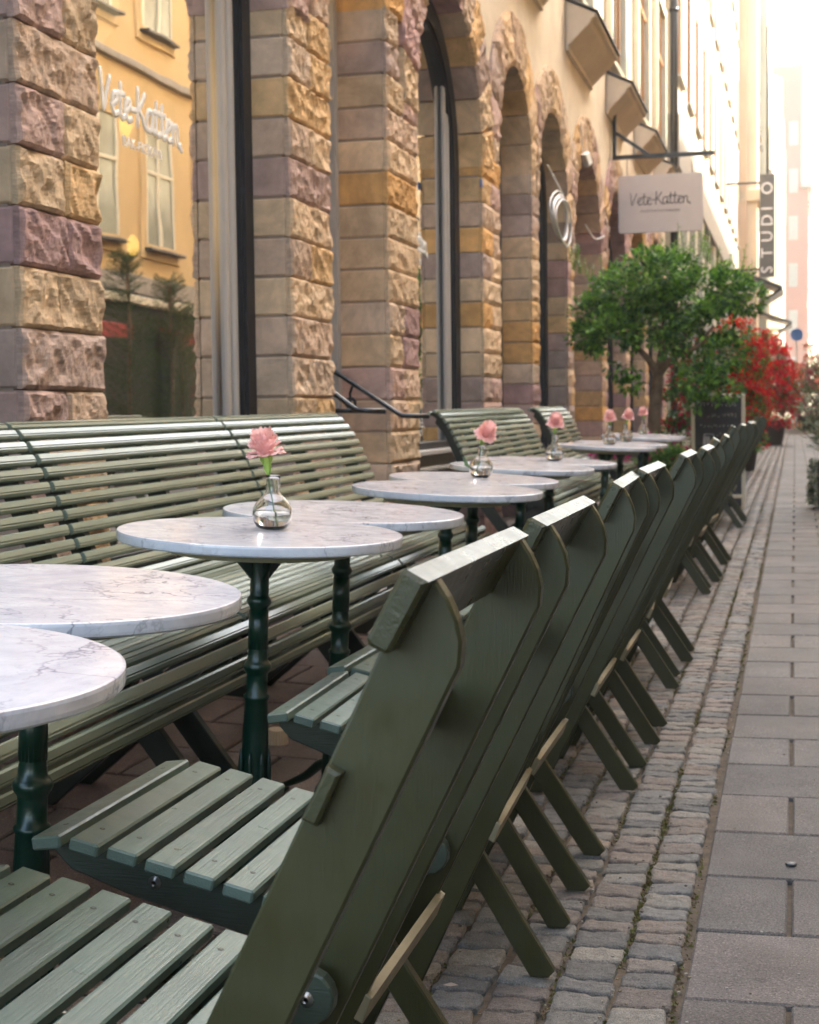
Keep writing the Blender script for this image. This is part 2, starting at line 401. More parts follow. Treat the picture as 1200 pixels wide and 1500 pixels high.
slabs('pavement', -.19, .365, 12, 2.65, .355, 0, 46, pal_r, 1, (-.19, 4.15))
slabs('paved_terrace', -.735, .35, 5, 2.4, .35, 0, 46, pal_l, -1, (-2.3, -.735))

mb = MB(); pal = [(.225, .21, .195), (.19, .18, .172), (.245, .205, .18), (.27, .245, .215), (.22, .18, .16), (.18, .172, .168), (.26, .21, .18)]
for cix in range(5):
    x1 = -.200-cix*.107; x0 = x1-.107; y = .8+rnd.random()*.05
    while y < 48:
        L = rnd.uniform(.058, .092)
        if y > 2.0 or True:
            nx, nyy = (10, 8) if y < 6 else ((6, 5) if y < 12 else (3, 3))
            jg = .0056; xa = x0+jg+rnd.uniform(-.003, .004); xb = x1-jg+rnd.uniform(-.004, .003)
            ya, yb = y+jg*.8, y+L-jg*.8; sk = rnd.uniform(-.006, .006); wob = rnd.uniform(-.004, .004)
            c = pal[rnd.randrange(7)]; q = rnd.uniform(.8, 1.15); c = tuple(v*q for v in c); tilt = rnd.uniform(-.05, .05); ty = rnd.uniform(-.05, .05)
            vs = []; seed = rnd.uniform(0, 99)
            def ed(k, m): return 0 if k == 0 else 1 if k == m-1 else (.045+.91*(k-1)/(m-3) if m > 3 else .5)
            for i in range(nx):
                for j in range(nyy):
                    u, w = ed(i, nx), ed(j, nyy); onx, ony = i in (0, nx-1), j in (0, nyy-1)
                    px = xa+(xb-xa)*u; py = ya+(yb-ya)*w+sk*(u-.5)*2
                    if onx and ony: px -= .005*(1 if u > .5 else -1); py -= .003*(1 if w > .5 else -1)
                    px += noise.noise((px*28, py*28, seed))*(.007 if onx else .002); py += noise.noise((py*28, px*28, seed+9))*(.006 if ony else .002)
                    h = -.0048 if (onx or ony) else 0
                    h += noise.noise((px*38, py*38, seed))*.0042+noise.noise((px*90, py*90, seed))*.0016+tilt*(u-.5)*.1+ty*(w-.5)*.06
                    vs.append((px, py, gz(px, py)+h-.001))
            fs = [(i*nyy+j, (i+1)*nyy+j, (i+1)*nyy+j+1, i*nyy+j+1) for i in range(nx-1) for j in range(nyy-1)]
            # skirt
            loop = [i*nyy for i in range(nx)]+[(nx-1)*nyy+j for j in range(1, nyy)]+[i*nyy+nyy-1 for i in range(nx-2, -1, -1)]+[j for j in range(nyy-2, 0, -1)]
            o = len(vs); vs += [(vs[k][0], vs[k][1], vs[k][2]-.03) for k in loop]; n = len(loop)
            fs += [(loop[k], o+k, o+(k+1) % n, loop[(k+1) % n]) for k in range(n)]
            mb.add(vs, fs, c, 0, True)
        y += L
tag(mb.build('cobbled_gutter', 'cobble'), kind='structure')
# moss and tiny weeds in the joints
mb = MB()
for k in range(16000):
    y = 1.6+rnd.random()**1.6*14; ci = rnd.choice([0, 1, 1, 1, 2, 3, 4, 5, 5]); x = -.200-.107*ci+rnd.gauss(0, .005)
    if noise.noise((x*9, y*2.2, 3)) < -.02: continue
    z = gz(x, y)-.012; g = rnd.uniform(.6, 1.3); c = (.13*g, .135*g, .035*g) if rnd.random() < .65 else (.16*g, .115*g, .07*g); z += rnd.uniform(0, .004)
    a = rnd.uniform(0, 6.28); l = rnd.uniform(.003, .007); hh = rnd.uniform(.002, .008)
    mb.add([(x-l*math.cos(a), y-l*math.sin(a), z), (x+l*math.cos(a), y+l*math.sin(a), z), (x+l*.3*math.cos(a)+rnd.uniform(-.005, .005), y+rnd.uniform(-.005, .005), z+hh)], [(0, 1, 2)], c)
tag(mb.build('moss', 'leaf'), kind='stuff')
mb = MB()   # grit and crumbs
for k in range(1500):
    y = 1.8+rnd.random()**1.5*9; x = rnd.uniform(-1.7, .5)
    if rnd.random() < .6: x = -.200-.107*rnd.randrange(6)+rnd.gauss(0, .012)
    s = rnd.uniform(.001, .0028); z = gz(x, y); c = rnd.choice([(.35, .32, .28), (.12, .09, .07), (.25, .2, .12)])
    box(mb, (x, y, z+s*.3), (s*2, s*1.5, s), Matrix.Rotation(rnd.uniform(0, 3), 3, 'Z'), 0, c)
for k in range(46):
    x, y = rnd.uniform(-1.9, .5), 1.9+rnd.random()**1.3*12; a = rnd.uniform(0, 6.3); l = rnd.uniform(.006, .016); z = gz(x, y)+.003
    c = rnd.choice([(.30, .17, .06), (.22, .12, .05), (.55, .42, .35), (.16, .20, .05)]); u = Vector((math.cos(a), math.sin(a), rnd.uniform(0, .3))); w = Vector((-u.y, u.x, .1))
    p = Vector((x, y, z)); mb.add([p-u*l, p+w*l*.4+Vector((0, 0, .002)), p+u*l, p-w*l*.4], [(0, 1, 2), (0, 2, 3)], c)
tag(mb.build('grit', 'leaf'), kind='stuff')

# ---------------------------------------------------------------- folding chairs
def make_chair():
    t = empty('folding_chair', (0, 0, 0))
    def xs_(z): return .126-(.798-z)*.49          # street-side edge of the sloping board
    board = [(.117, .887), (.126, .873), (.134, .855), (.138, .836), (.136, .815), (.126, .795), (xs_(0), 0), (xs_(0)-.072, 0), (xs_(.78)-.072, .78), (.066, .825), (.085, .85), (.104, .887)]
    for s in (-1, 1):
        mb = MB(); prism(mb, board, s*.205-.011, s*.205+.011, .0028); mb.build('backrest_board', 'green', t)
    # top rail and lower rail, both on the seat side of the boards
    u = Vector((.447, 0, .894)); nrm = Vector((-.894, 0, .447))
    mb = MB(); c = Vector((.0925, 0, .8655))
    sec = [(.117, .889), (.099, .899), (.094, .897), (.064, .842), (.066, .836), (.080, .829), (.085, .831)]
    prism(mb, sec, -.247, .247, .004); mb.build('top_rail', 'green_rail', t)
    mb = MB(); prism(mb, [(.024, .730), (.036, .724), (.014, .678), (.000, .684)], -.232, .232, .003); mb.build('lower_rail', 'green_rail', t)
    # seat slats on a gentle curve
    mb = MB()
    for k in range(8):
        x = -.545+k*.0525; z = .494-.237*(x+.555)-(.012 if k == 0 else .003 if k == 1 else 0)
        sl = -.237 if k else .12
        w = .041; rot = rotfrom((1, 0, sl), (0, 0, 1)); hy = .226 if k < 7 else .19
        box(mb, (x, 0, z-.009), (w, hy*2, .018), rot, .0028)
        for sy in (-1, 1):
            for dx in (0,):
                cc = Vector((x+dx, sy*(.166), z+.0006)); n = 6
                r_ = .0042
                vs = [cc+rot@Vector((r_*math.cos(a*1.047), r_*math.sin(a*1.047), 0)) for a in range(n)]
                mb.add(vs, [tuple(range(n))], (1, 1, 1), 1)
                vs = [cc+rot@Vector((.0018*math.cos(a*1.047), .0018*math.sin(a*1.047), .0004)) for a in range(n)]
                mb.add(vs, [tuple(range(n))], (1, 1, 1), 2)
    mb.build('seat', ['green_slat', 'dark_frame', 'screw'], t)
    top = lambda x: .494-.237*(x+.555)-.019
    for s in (-1, 1):
        mb = MB(); y = s*.166; pts = [(-.562, top(-.56)-.004)]
        pts += [(-.557, top(-.56)-.030), (-.535, top(-.53)-.046), (-.45, top(-.45)-.058), (-.30, top(-.30)-.062), (-.17, top(-.17)-.060)]
        for a in range(9):
            an = -math.pi/2+a*math.pi/8*1.05; pts.append((-.125+.032*math.cos(an), .372+.032*math.sin(an)))
        pts += [(-.17, top(-.17)-.001), (-.35, top(-.35)), (-.55, top(-.55))]
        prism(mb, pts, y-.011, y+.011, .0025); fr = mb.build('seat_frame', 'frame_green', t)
        for (bx, bz) in ((-.415, top(-.415)-.030), (-.125, .372)):
            mb = MB(); r_ = .0095; n = 12; vs = []
            pr = [(r_*.4, -.0155), (r_*.85, -.0135), (r_, -.0105), (r_, .0105), (r_*.85, .0135), (r_*.4, .0155)]
            for (q, yy) in pr: vs += [(bx+q*math.cos(a*2*math.pi/n), y+yy, bz+q*math.sin(a*2*math.pi/n)) for a in range(n)]
            mb.add(vs, [(i*n+j, i*n+(j+1) % n, (i+1)*n+(j+1) % n, (i+1)*n+j) for i in range(5) for j in range(n)]+[tuple(range(n)), tuple(range(5*n, 6*n))], smooth=True)
            mb.build('bolt', 'steel', fr)
    for s in (-1, 1):
        mb = MB(); y = s*.135
        prism(mb, [(-.018, .012), (-.030, 0), (-.066, 0), (-.318, .388), (-.308, .398), (-.268, .388)], y-.011, y+.011, .0025)
        mb.build('leg', 'green', t)
    mb = MB(); z0 = .285; prism(mb, [(xs_(z0-.022)+.012, z0-.022-.002), (xs_(z0-.022)-.0005, z0-.022+.004), (xs_(z0+.012)-.0005, z0+.012+.004), (xs_(z0+.012)+.009, z0+.012-.002)], -.216, .216, .002)
    mb.build('stretcher', 'tan', t)
    mb = MB(); box(mb, (-.26, 0, .12), (.018, .39, .04), rotfrom((.894, 0, -.447), (0, 0, 1)), .003); mb.build('foot_rail', 'green', t)
    return t
chair0 = make_chair()
chairs = [(1.45, -.405, 0, 'nearest green folding chair, its dark back boards cut by the bottom edge of the photo'),
          (2.02, -.400, .5, 'second green folding chair of the nearest pair, seat slats catching pale light'),
          (2.83, -.405, 0, 'green folding chair whose seat peeks out beside the cupcake case, first of the second pair'),
          (3.33, -.400, -1, 'green folding chair closing the second pair behind the nearest one'),
          (4.20, -.385, 1, 'green folding chair, first of the third pair along the gutter'),
          (4.76, -.372, 0, 'green folding chair, second of the third pair along the gutter'),
          (5.68, -.390, 3, 'green folding chair, first of the fourth pair, turned slightly to the street'),
          (6.27, -.375, 0, 'green folding chair, second of the fourth pair along the gutter'),
          (8.45, -.42, 2, 'small looking green folding chair, first of the fifth pair in front of the chalkboard'),
          (9.02, -.39, 0, 'small looking green folding chair, second of the fifth pair in front of the chalkboard'),
          (9.95, -.38, -2, 'lone green folding chair between the fifth and the last pair'),
          (12.8, -.40, 4, 'tiny green folding chair in the blurred distance, first of the last pair'),
          (13.5, -.38, 0, 'farthest green folding chair, in front of the red flower bush')]
for i, (y, x, rz, lab) in enumerate(chairs):
    o = chair0 if i == 0 else copy_tree(chair0)
    o.location = (x, y, gz(x, y)+.002); o.rotation_euler = (0, R(rnd.uniform(-.6, .6) if i > 1 else 0), R(rz+(rnd.uniform(-2.4, 2.4) if i > 1 else 0)))
    if i == 2: o.scale = (.93, 1, 1)
    tag(o, lab, 'chair', 'green folding chairs along the gutter')

# ---------------------------------------------------------------- slatted benches
PROF = [(-1.995, .930), (-1.978, .952), (-1.955, .958), (-1.926, .944), (-1.897, .913), (-1.873, .880), (-1.851, .845), (-1.832, .806), (-1.814, .768), (-1.797, .730), (-1.779, .690), (-1.762, .652), (-1.743, .612), (-1.722, .575), (-1.692, .541), (-1.652, .517), (-1.60, .503), (-1.50, .494), (-1.42, .490), (-1.345, .486), (-1.300, .470), (-1.274, .440), (-1.262, .395), (-1.266, .345)]
BX = -1.6
def resample(P, step):
    P = [Vector((a-BX, b)) for a, b in P]; P = [Vector((p.x, p.y)) for p in catmull([(p.x, p.y, 0) for p in P], 5)]
    out = []; d = 0; nxt = step*.5
    for a, b in zip(P, P[1:]):
        L = (b-a).length
        while nxt <= d+L:
            t = (nxt-d)/L; out.append((a.lerp(b, t), (b-a).normalized())); nxt += step
        d += L
    return out
def make_bench(L):
    t = empty('slatted_bench', (0, 0, 0)); sl = resample(PROF, .0395); nb = 13
    for part, rng in (('backrest', range(0, nb)), ('seat', range(nb, len(sl)))):
        mb = MB()
        for k in rng:
            p, d = sl[k]; rot = rotfrom((d.x, 0, d.y), (-d.y, 0, d.x)); nz = Vector((-d.y, 0, d.x))
            if (rot@Vector((0, 0, 1))).dot(nz) < 0: pass
            c = Vector((p.x, 0, p.y)); w = .0275 if k < len(sl)-3 else .031
            # slat: flat face with two bevelled long edges
            h = .0085; hw = w/2; e = .0035; e2 = .0065
            sec = [(-hw, -h), (hw, -h), (hw, h-e2), (hw*.62, h-.0012), (hw*.42, h-.0012), (hw*.42, h-.0045), (hw*.22, h-.0045), (hw*.22, h), (-hw+e, h), (-hw, h-e)]; ns = len(sec)
            jit = rnd.uniform(-.002, .002); y0, y1 = -L/2+.004+jit, L/2-.004+jit; vs = []
            for y in (y0, y0+.0025, y1-.0025, y1):
                q = .86 if y in (y0, y1) else 1
                for (a, b) in sec: vs.append(c+rot@Vector((a*q, 0, b*q))+Vector((0, y, 0)))
            fs = [(r_*ns+i, r_*ns+(i+1) % ns, (r_+1)*ns+(i+1) % ns, (r_+1)*ns+i) for r_ in range(3) for i in range(ns)]
            fs += [tuple(range(ns))[::-1], tuple(range(3*ns, 4*ns))]
            mb.add(vs, fs)
            for ys_ in ([-L/2+.10, 0, L/2-.10]):
                cc = c+rot@Vector((-.004, 0, h+.0004)); cc.y = ys_; n = 6
                mb.add([cc+rot@Vector((.0035*math.cos(a*1.047), .0035*math.sin(a*1.047), 0)) for a in range(n)], [tuple(range(n))], (1, 1, 1), 1)
        mb.build(part, ['bench_green', 'screw'], t)
    fine = resample(PROF, .02)
    for y in (-L/2+.10, 0, L/2-.10):
        mb = MB(); outl = [p+Vector((d.y, -d.x))*.0105 for p, d in fine]; inl = [p+Vector((d.y, -d.x))*(.065 if 3 < i < len(fine)-4 else .04) for i, (p, d) in enumerate(fine)]
        vs = []; 
        for a, b in zip(outl, inl):
            for yy in (y-.015, y+.015): vs += [(a.x, yy, a.y), (b.x, yy, b.y)]
        n = len(outl); fs = []
        for i in range(n-1):
            k = i*4; m = k+4; fs += [(k, k+2, m+2, m), (k+1, m+1, m+3, k+3), (k, m, m+1, k+1), (k+2, k+3, m+3, m+2)]
        fs += [(0, 1, 3, 2), (4*n-4, 4*n-2, 4*n-1, 4*n-3)]
        mb.add(vs, fs); mb.build('curved_rib', 'dark_frame', t)
        for k, (x0, z0, x1, z1) in enumerate(((-.13, .50, .25, .0), (.24, .43, -.26, .0))):
            if y == 0: continue
            mb = MB(); yy = y+(.033 if k else -.033); d = Vector((x1-x0, z1-z0)).normalized()
            w = .062/abs(d.y)/2
            prism(mb, [(x0-w, z0), (x0+w, z0), (x1+w, z1), (x1-w, z1)], yy-.014, yy+.014, .002); mb.build('leg', 'dark_frame', t)
    mb = MB(); box(mb, (.0, 0, .20), (.05, L-.3, .025), I3, .003); mb.build('stretcher', 'dark_frame', t)
    return t
bench_src = {}
for y0, y1, lab in ((.55, 2.10, 'slatted green bench beside the two nearest marble tables, its seat mostly off the left edge'),
                    (2.12, 3.545, 'slatted green bench at the left edge of the photo behind the nearest tables'),
                    (3.56, 4.985, 'long slatted green bench under the lettered shop window, in the middle of the first row'),
                    (5.00, 6.45, 'slatted green bench ending the first row, beside the handrail and doorway'),
                    (8.35, 9.55, 'slatted green bench starting the second row, dark end rib showing past the handrail'),
                    (9.56, 11.05, 'slatted green bench ending the second row under the arched window'),
                    (11.7, 13.2, 'far slatted green bench alone before the potted tree')):
    L = round(y1-y0, 3)
    if L not in bench_src: b = bench_src[L] = make_bench(L)
    else: b = copy_tree(bench_src[L])
    yc = (y0+y1)/2; b.location = (BX, yc, gz(BX, yc)); b.rotation_euler = (R(.43), 0, 0)
    tag(b, lab, 'bench', 'slatted benches along the wall')

# ---------------------------------------------------------------- marble cafe tables
def make_table():
    t = empty('cafe_table', (0, 0, 0)); mb = MB(); n = 96; r_ = .3
    prof = [(0, .735), (r_-.004, .735), (r_-.0005, .738), (r_, .742), (r_, .752), (r_-.0008, .756), (r_-.0035, .757), (0, .757)]
    vs = []
    for (q, z) in prof[1:-1]:
        vs += [(q*math.cos(2*math.pi*j/n), q*math.sin(2*math.pi*j/n), z) for j in range(n)]
    m = len(prof)-2; fs = [(i*n+j, i*n+(j+1) % n, (i+1)*n+(j+1) % n, (i+1)*n+j) for i in range(m-1) for j in range(n)]+[tuple(range(n))[::-1], tuple((m-1)*n+j for j in range(n))]
    mb.add(vs, fs); tp = mb.build('tabletop', 'marble', t)
    mb = MB(); lathe(mb, [(.185, .712), (.20, .714), (.20, .7345)], 48, smooth=False); mb.build('mounting_board', 'brownwood', t)
    mb = MB()
    pr = [(.058, .03), (.050, .05), (.036, .08), (.034, .11), (.0315, .16), (.029, .24), (.026, .33), (.0245, .395), (.0275, .399), (.0275, .405), (.0225, .409), (.0222, .448),
          (.0232, .452), (.0275, .458), (.0300, .464), (.0300, .470), (.0265, .476), (.0222, .481), (.0205, .50), (.0198, .596), (.0240, .600), (.0262, .605), (.0262, .611), (.0230, .616), (.0200, .620), (.0200, .68), (.023, .70), (.025, .709)]
    lathe(mb, pr, 36, flute=(.10, .385, .05)); lathe(mb, [(.0208, .505), (.0206, .59)], 36, flute=(.4, .6, .03))
    for a in range(8):   # acanthus ornament on the lower shaft
        an = a*math.pi/4; ca, sa = math.cos(an), math.sin(an)
        P = [(.0325, .15), (.0335, .20), (.0315, .26), (.033, .285)]
        tube(mb, [(q*ca, q*sa, z) for q, z in P], [.003, .0065, .006, .001], 6)
    mb.build('pedestal', 'iron', t)
    mb = MB()
    for a in range(4):
        an = a*math.pi/2+math.pi/4; rot = Matrix.Rotation(an, 3, 'Z')
        tmp = MB(); prism(tmp, [(.017, .655), (.021, .655), (.060, .700), (.075, .7095), (.017, .7095)], -.004, .004, .001)
        mb.add([rot@Vector(v) for v in tmp.v], tmp.f)
        tmp = MB(); box(tmp, (.085, 0, .7085), (.13, .022, .004), I3, .001); mb.add([rot@Vector(v) for v in tmp.v], tmp.f)
    mb.build('top_bracket', 'iron', t)
    for a in range(3):
        an = a*2*math.pi/3+.5; rot = Matrix.Rotation(an, 3, 'Z'); mb = MB()
        tube(mb, [rot@Vector(p) for p in catmull([(.02, 0, .11), (.06, 0, .10), (.11, 0, .062), (.16, 0, .035), (.205, 0, .014)], 4)], [.017-.0006*k for k in range(17)], 8)
        lathe(mb, [(.02, 0), (.024, .006), (.02, .016), (.01, .02)], 12, tuple(rot@Vector((.212, 0, 0)))); mb.build('foot', 'iron', t)
    return t
table0 = make_table()
tables = [(-.985, 1.425, 'nearest round marble table, cut by the left edge and the lowest in the photo'),
          (-1.075, 2.03, 'round marble table just behind the nearest one at the left edge'),
          (-1.093, 3.06, 'round marble table carrying the nearest flask with its large pink carnation'),
          (-1.090, 3.665, 'round marble table right behind the one with the nearest carnation, bare top'),
          (-1.060, 4.71, 'bare round marble table, front one of the third pair'),
          (-1.100, 5.315, 'round marble table of the third pair with a leafy carnation flask'),
          (-1.100, 6.31, 'bare round marble table, front one of the fourth pair'),
          (-1.075, 6.92, 'round marble table of the fourth pair with a carnation flask'),
          (-1.10, 9.25, 'round marble table of the fifth pair with a carnation flask, in soft focus'),
          (-1.08, 9.88, 'round marble table behind the fifth pair front one, flask leaning its flower right'),
          (-1.10, 11.45, 'bare round marble table of the farthest pair'),
          (-1.12, 12.08, 'farthest round marble table, with a tiny flask near the tree trunk')]
tobj = []
for i, (x, y, lab) in enumerate(tables):
    o = table0 if i == 0 else copy_tree(table0); bx = x-.757*math.sin(R(3)); by = y+.757*math.sin(R(.8))
    o.location = (bx, by, gz(bx, by)+.002); o.rotation_euler = (R(.8), R(3), 0)
    tag(o, lab, 'table', 'round marble cafe tables'); tobj.append(o)
def on_table(i, dx, dy):
    o = tobj[i]; m = Matrix.LocRotScale(o.location, o.rotation_euler, None); return m@Vector((dx, dy, .7572))

# ---------------------------------------------------------------- flasks with carnations
def make_vase():
    mb = MB()
    outer = [(.018, 0), (.026, .001), (.034, .006), (.0405, .018), (.0425, .032), (.0405, .046), (.034, .059), (.0245, .069), (.0165, .076), (.0145, .084), (.0145, .108), (.0155, .114), (.0158, .1155)]
    inner = [(.0145, .1155), (.0130, .108), (.0130, .084), (.015, .0765), (.0232, .0680), (.0325, .0578), (.0388, .0453), (.0408, .032), (.0388, .0195), (.033, .0095), (.024, .006), (.010, .0055)]
    n = 40; prof = outer+inner; vs = []
    for (q, z) in prof: vs += [(q*math.cos(2*math.pi*j/n), q*math.sin(2*math.pi*j/n), z) for j in range(n)]
    m = len(prof); fs = [(i*n+j, i*n+(j+1) % n, (i+1)*n+(j+1) % n, (i+1)*n+j) for i in range(m-1) for j in range(n)]+[tuple(range(n))[::-1], tuple((m-1)*n+j for j in range(n))]
    mb.add(vs, fs, smooth=True); v = mb.build('flask_vase', 'vase')
    mb = MB(); lathe(mb, [(.012, .0062), (.0238, .0066), (.0328, .0100), (.0386, .0198), (.0406, .032), (.0398, .0385)], n); mb.build('water', 'water', v)
    return v
vase0 = make_vase()
def carnation(top, foot, rise, face, seed, leaf=False):
    """stem from foot to the calyx, ruffled petals spreading around direction face"""
    rg = random.Random(seed); z = Vector(face).normalized(); rot = rotfrom(z.orthogonal(), z); b = Vector(top)
    root = empty('carnation', tuple(foot)); inv = Vector(foot)
    mb = MB()
    for layer in range(7):
        nr = 60; R0 = .033-.0030*layer; tiltz = .009+.0042*layer
        ph = rg.uniform(0, 6); vs = []; rings = 6
        for k in range(rings):
            q = k/(rings-1); rr_ = .003+R0*q*1.12
            for j in range(nr):
                a = 2*math.pi*j/nr; ruf = (math.sin(a*11+ph)+.7*math.sin(a*23+ph*2)+.5*math.sin(a*5+ph*3))*.0024*q*q
                fr_ = (1+.10*q*math.sin(a*21+ph)+.09*math.sin(a*5+ph))
                zz = tiltz*q*1.6+.012*q*(1-q)+ruf+layer*.0016-(.007*q*q if layer < 2 else 0)
                vs.append(rot@Vector((rr_*fr_*math.cos(a), rr_*fr_*math.sin(a), zz))+b-inv)
        g = rg.uniform(.9, 1.1)
        mb.add(vs, [(i*nr+j, i*nr+(j+1) % nr, (i+1)*nr+(j+1) % nr, (i+1)*nr+j) for i in range(rings-1) for j in range(nr)], smooth=True)
    mb.build('petals', 'petal', root)
    mb = MB(); pr = [(.0032, -.036), (.0068, -.028), (.0092, -.014), (.0118, .001), (.0085, .005)]; n = 12; vs = []
    for q, zz in pr: vs += [rot@Vector((q*math.cos(2*math.pi*j/n), q*math.sin(2*math.pi*j/n), zz))+b-inv for j in range(n)]
    mb.add(vs, [(i*n+j, i*n+(j+1) % n, (i+1)*n+(j+1) % n, (i+1)*n+j) for i in range(len(pr)-1) for j in range(n)], smooth=True)
    for a in range(6):
        an = a*1.047; d = Vector((math.cos(an), math.sin(an), 0)); w = Vector((-d.y, d.x, 0))
        P = [d*.0085+Vector((0, 0, -.014)), d*.0125+w*.0055+Vector((0, 0, -.004)), d*.0135+Vector((0, 0, .008)), d*.0125-w*.0055+Vector((0, 0, -.004))]
        mb.add([rot@p+b-inv for p in P], [(0, 1, 2, 3)])
    mb.build('calyx', 'leafgreen', root)
    mb = MB(); f = Vector(foot); c0 = b+rot@Vector((0, 0, -.03))
    P = catmull([f, f+(rise-f)*.5, rise, rise.lerp(c0, .5)+Vector((.001, 0, 0)), c0], 5)
    tube(mb, [p-inv for p in P], .0017, 7)
    if leaf:
        for sg, l in ((-1, .05), (1, .03)):
            p0 = f+Vector((-.012, 0, .012))*0+Vector((0, 0, .012)); 
            Q = [p0+Vector((-.02, -.01, .006)), p0+Vector((-.044, -.012, .02)), p0+Vector((-.047, -.014, .045+.01*sg)), p0+Vector((-.032, -.010, .028))]
            mb.add([q-inv for q in Q], [(0, 1, 2, 3)])
    mb.build('stem', 'stem', root); return root
vs_ = [(2, .012, .035, (-.010, 0, .152), 'near', 'clear round flask with a large pink carnation on the nearest dressed table', (-.12, -.06, 1)),
       (5, .02, .02, (.014, 0, .140), 'leaf', 'clear round flask whose green leaf hangs over its left side', (.45, -.35, .8)),
       (7, .02, -.03, (.006, 0, .155), '', 'clear round flask on the fourth pair of tables, left of the chair backs', (.15, -.3, .9)),
       (8, .01, .08, (.004, 0, .148), '', 'clear round flask on the fifth pair, left of the next two blurred ones', (0, -.3, .9)),
       (9, .02, .12, (.008, 0, .15), '', 'blurred clear flask in the middle of the three distant ones', (.2, -.3, .9)),
       (11, -.03, .05, (-.002, 0, .152), '', 'farthest blurred flask, beside the tree trunk', (-.1, -.3, .9))]
for i, (ti, dx, dy, tp_, kind, lab, face) in enumerate(vs_):
    v = vase0 if i == 0 else copy_tree(vase0)
    p = on_table(ti, dx, dy); v.location = p+Vector((0, 0, .0006)); v.rotation_euler = (R(.8), R(3), R(40*i)); 
    tag(v, lab, 'vase', 'carnation flasks on the marble tables')
    c = carnation(p+Vector(tp_), p+Vector((.012 if i == 0 else -.01, -.004, .012)), p+Vector((-.002+tp_[0]*.3, 0, .105)), face, 11+i, kind == 'leaf')
    tag(c, 'pink carnation standing in the '+{0: 'nearest flask, largest flower of the row', 1: 'second flask from the camera, tilted right', 2: 'third flask from the camera', 3: 'fourth flask, upright before the brown wall', 4: 'fifth flask, before the magenta planter', 5: 'sixth and farthest flask by the trunk'}[i], 'flower', 'pink carnations on the tables')

# upturned baking cup on the paving
mb = MB(); n = 48
def cupring(r_, z, amp): return [(((r_+amp*(1 if j % 2 else -1))*math.cos(2*math.pi*j/n)), (r_+amp*(1 if j % 2 else -1))*math.sin(2*math.pi*j/n), z) for j in range(n)]
vs = cupring(.036, 0, .0018)+cupring(.031, .022, .0012)+cupring(.026, .040, .0006)+cupring(.023, .0425, 0)
mb.add(vs, [(i*n+j, i*n+(j+1) % n, (i+1)*n+(j+1) % n, (i+1)*n+j) for i in range(3) for j in range(n)]+[tuple(3*n+j for j in range(n))])
cup = tag(mb.build('baking_cup', 'paper'), 'empty fluted paper baking cup lying upside down on the paving behind the pedestal', 'paper cup')
cup.location = (-1.50, 4.30, gz(-1.50, 4.30)+.001); cup.rotation_euler = (.05, .08, 0)
mb = MB(); lathe(mb, [(.012, 0), (.013, .003), (.010, .005)], 12)
cap = tag(mb.build('bottle_cap', 'roof'), 'small dark bottle cap lying in the slab joint', 'bottle cap'); cap.location = (-.005, 3.46, gz(0, 3.46)+.003)

# ================================================================ buildings
WX = -2.2                       # face of the stone front
GX = -2.41                      # shop window plane
CH = .178                       # course height
Z0 = .02
stonepal = [(.40, .285, .185), (.42, .295, .19), (.42, .27, .14), (.43, .24, .095), (.28, .175, .165), (.32, .215, .185), (.37, .26, .19), (.38, .28, .205), (.30, .215, .18)]
def stonecol(rg):
    r_ = rg.random(); i = rg.choices(range(9), (5, 5, 4, 3, 4, 4, 4, 3, 3))[0]; q = rg.uniform(1.38, 1.72)
    return tuple(v*q for v in stonepal[i])
def rockpatch(mb, fn, lu, lv, col, res, seed, bul=.034):
    """rock-faced panel: fn(u,v) -> point on the wall plane, bulging to +X"""
    nu = max(3, int(lu/res)+1); nv = max(3, int(lv/res)+1); vs = []
    tx, tz = noise.noise((seed, 1, 1))*.5, noise.noise((1, seed, 5))*.4
    for i in range(nu):
        for j in range(nv):
            u, v = i/(nu-1), j/(nv-1); e = min(min(u, 1-u)*lu, min(v, 1-v)*lv); fall = min(1, e/.012)**.5
            p = fn(u, v); q = Vector((p[1]+seed*3.1, p[2]+seed*1.7, seed))
            r1 = 1-abs(noise.noise(Vector((q.x*7+q.y*4, q.y*9-q.x*3, q.z))))*2.2; r2 = 1-abs(noise.noise(Vector((q.x*17+q.y*12, q.y*11-q.x*5, q.z+7))))*2.0; r3 = noise.noise(q*48); r4 = noise.noise(q*95)
            d = .010+(.62+.38*fall)*(bul*(.34+.42*r1+.34*r2+tx*(u-.5)+tz*(v-.5))+.0034*r3+.0024*r4)
            d = max(d, .004)-(.004 if e < .0005 else 0)
            vs.append((p[0]+d, p[1]+(noise.noise(q*30)*.004 if e > .0005 else 0), p[2]+(noise.noise(q*31+Vector((5, 5, 5)))*.004 if e > .0005 else 0)))
    fs = [(i*nv+j, (i+1)*nv+j, (i+1)*nv+j+1, i*nv+j+1) for i in range(nu-1) for j in range(nv-1)]
    loop = [i*nv for i in range(nu)]+[(nu-1)*nv+j for j in range(1, nv)]+[i*nv+nv-1 for i in range(nu-2, -1, -1)]+[j for j in range(nv-2, 0, -1)]
    o = len(vs); vs += [tuple(fn((k//nv)/(nu-1), (k % nv)/(nv-1))) for k in loop]; n = len(loop)
    fs += [(loop[k], o+k, o+(k+1) % n, loop[(k+1) % n]) for k in range(n)]
    mb.add(vs, fs, col, 0, False)
bld = empty('stone_cafe_building', (WX, 12, 0), label='long cafe building with rough sandstone arches and beige roughcast above, filling the left side', cat='building')
def B(mb, name, mats):          # part of the cafe building, vertices given in world space
    o = mb.build(name, mats, bld); o.location = (-WX, -12, 0); return o
OPEN = [(1.95, 4.08), (4.62, 6.56), (7.18, 8.27), (8.94, 10.93), (11.60, 13.07), (13.42, 15.19), (15.62, 17.95), (18.50, 20.55), (21.1, 23.2), (23.8, 26.4)]
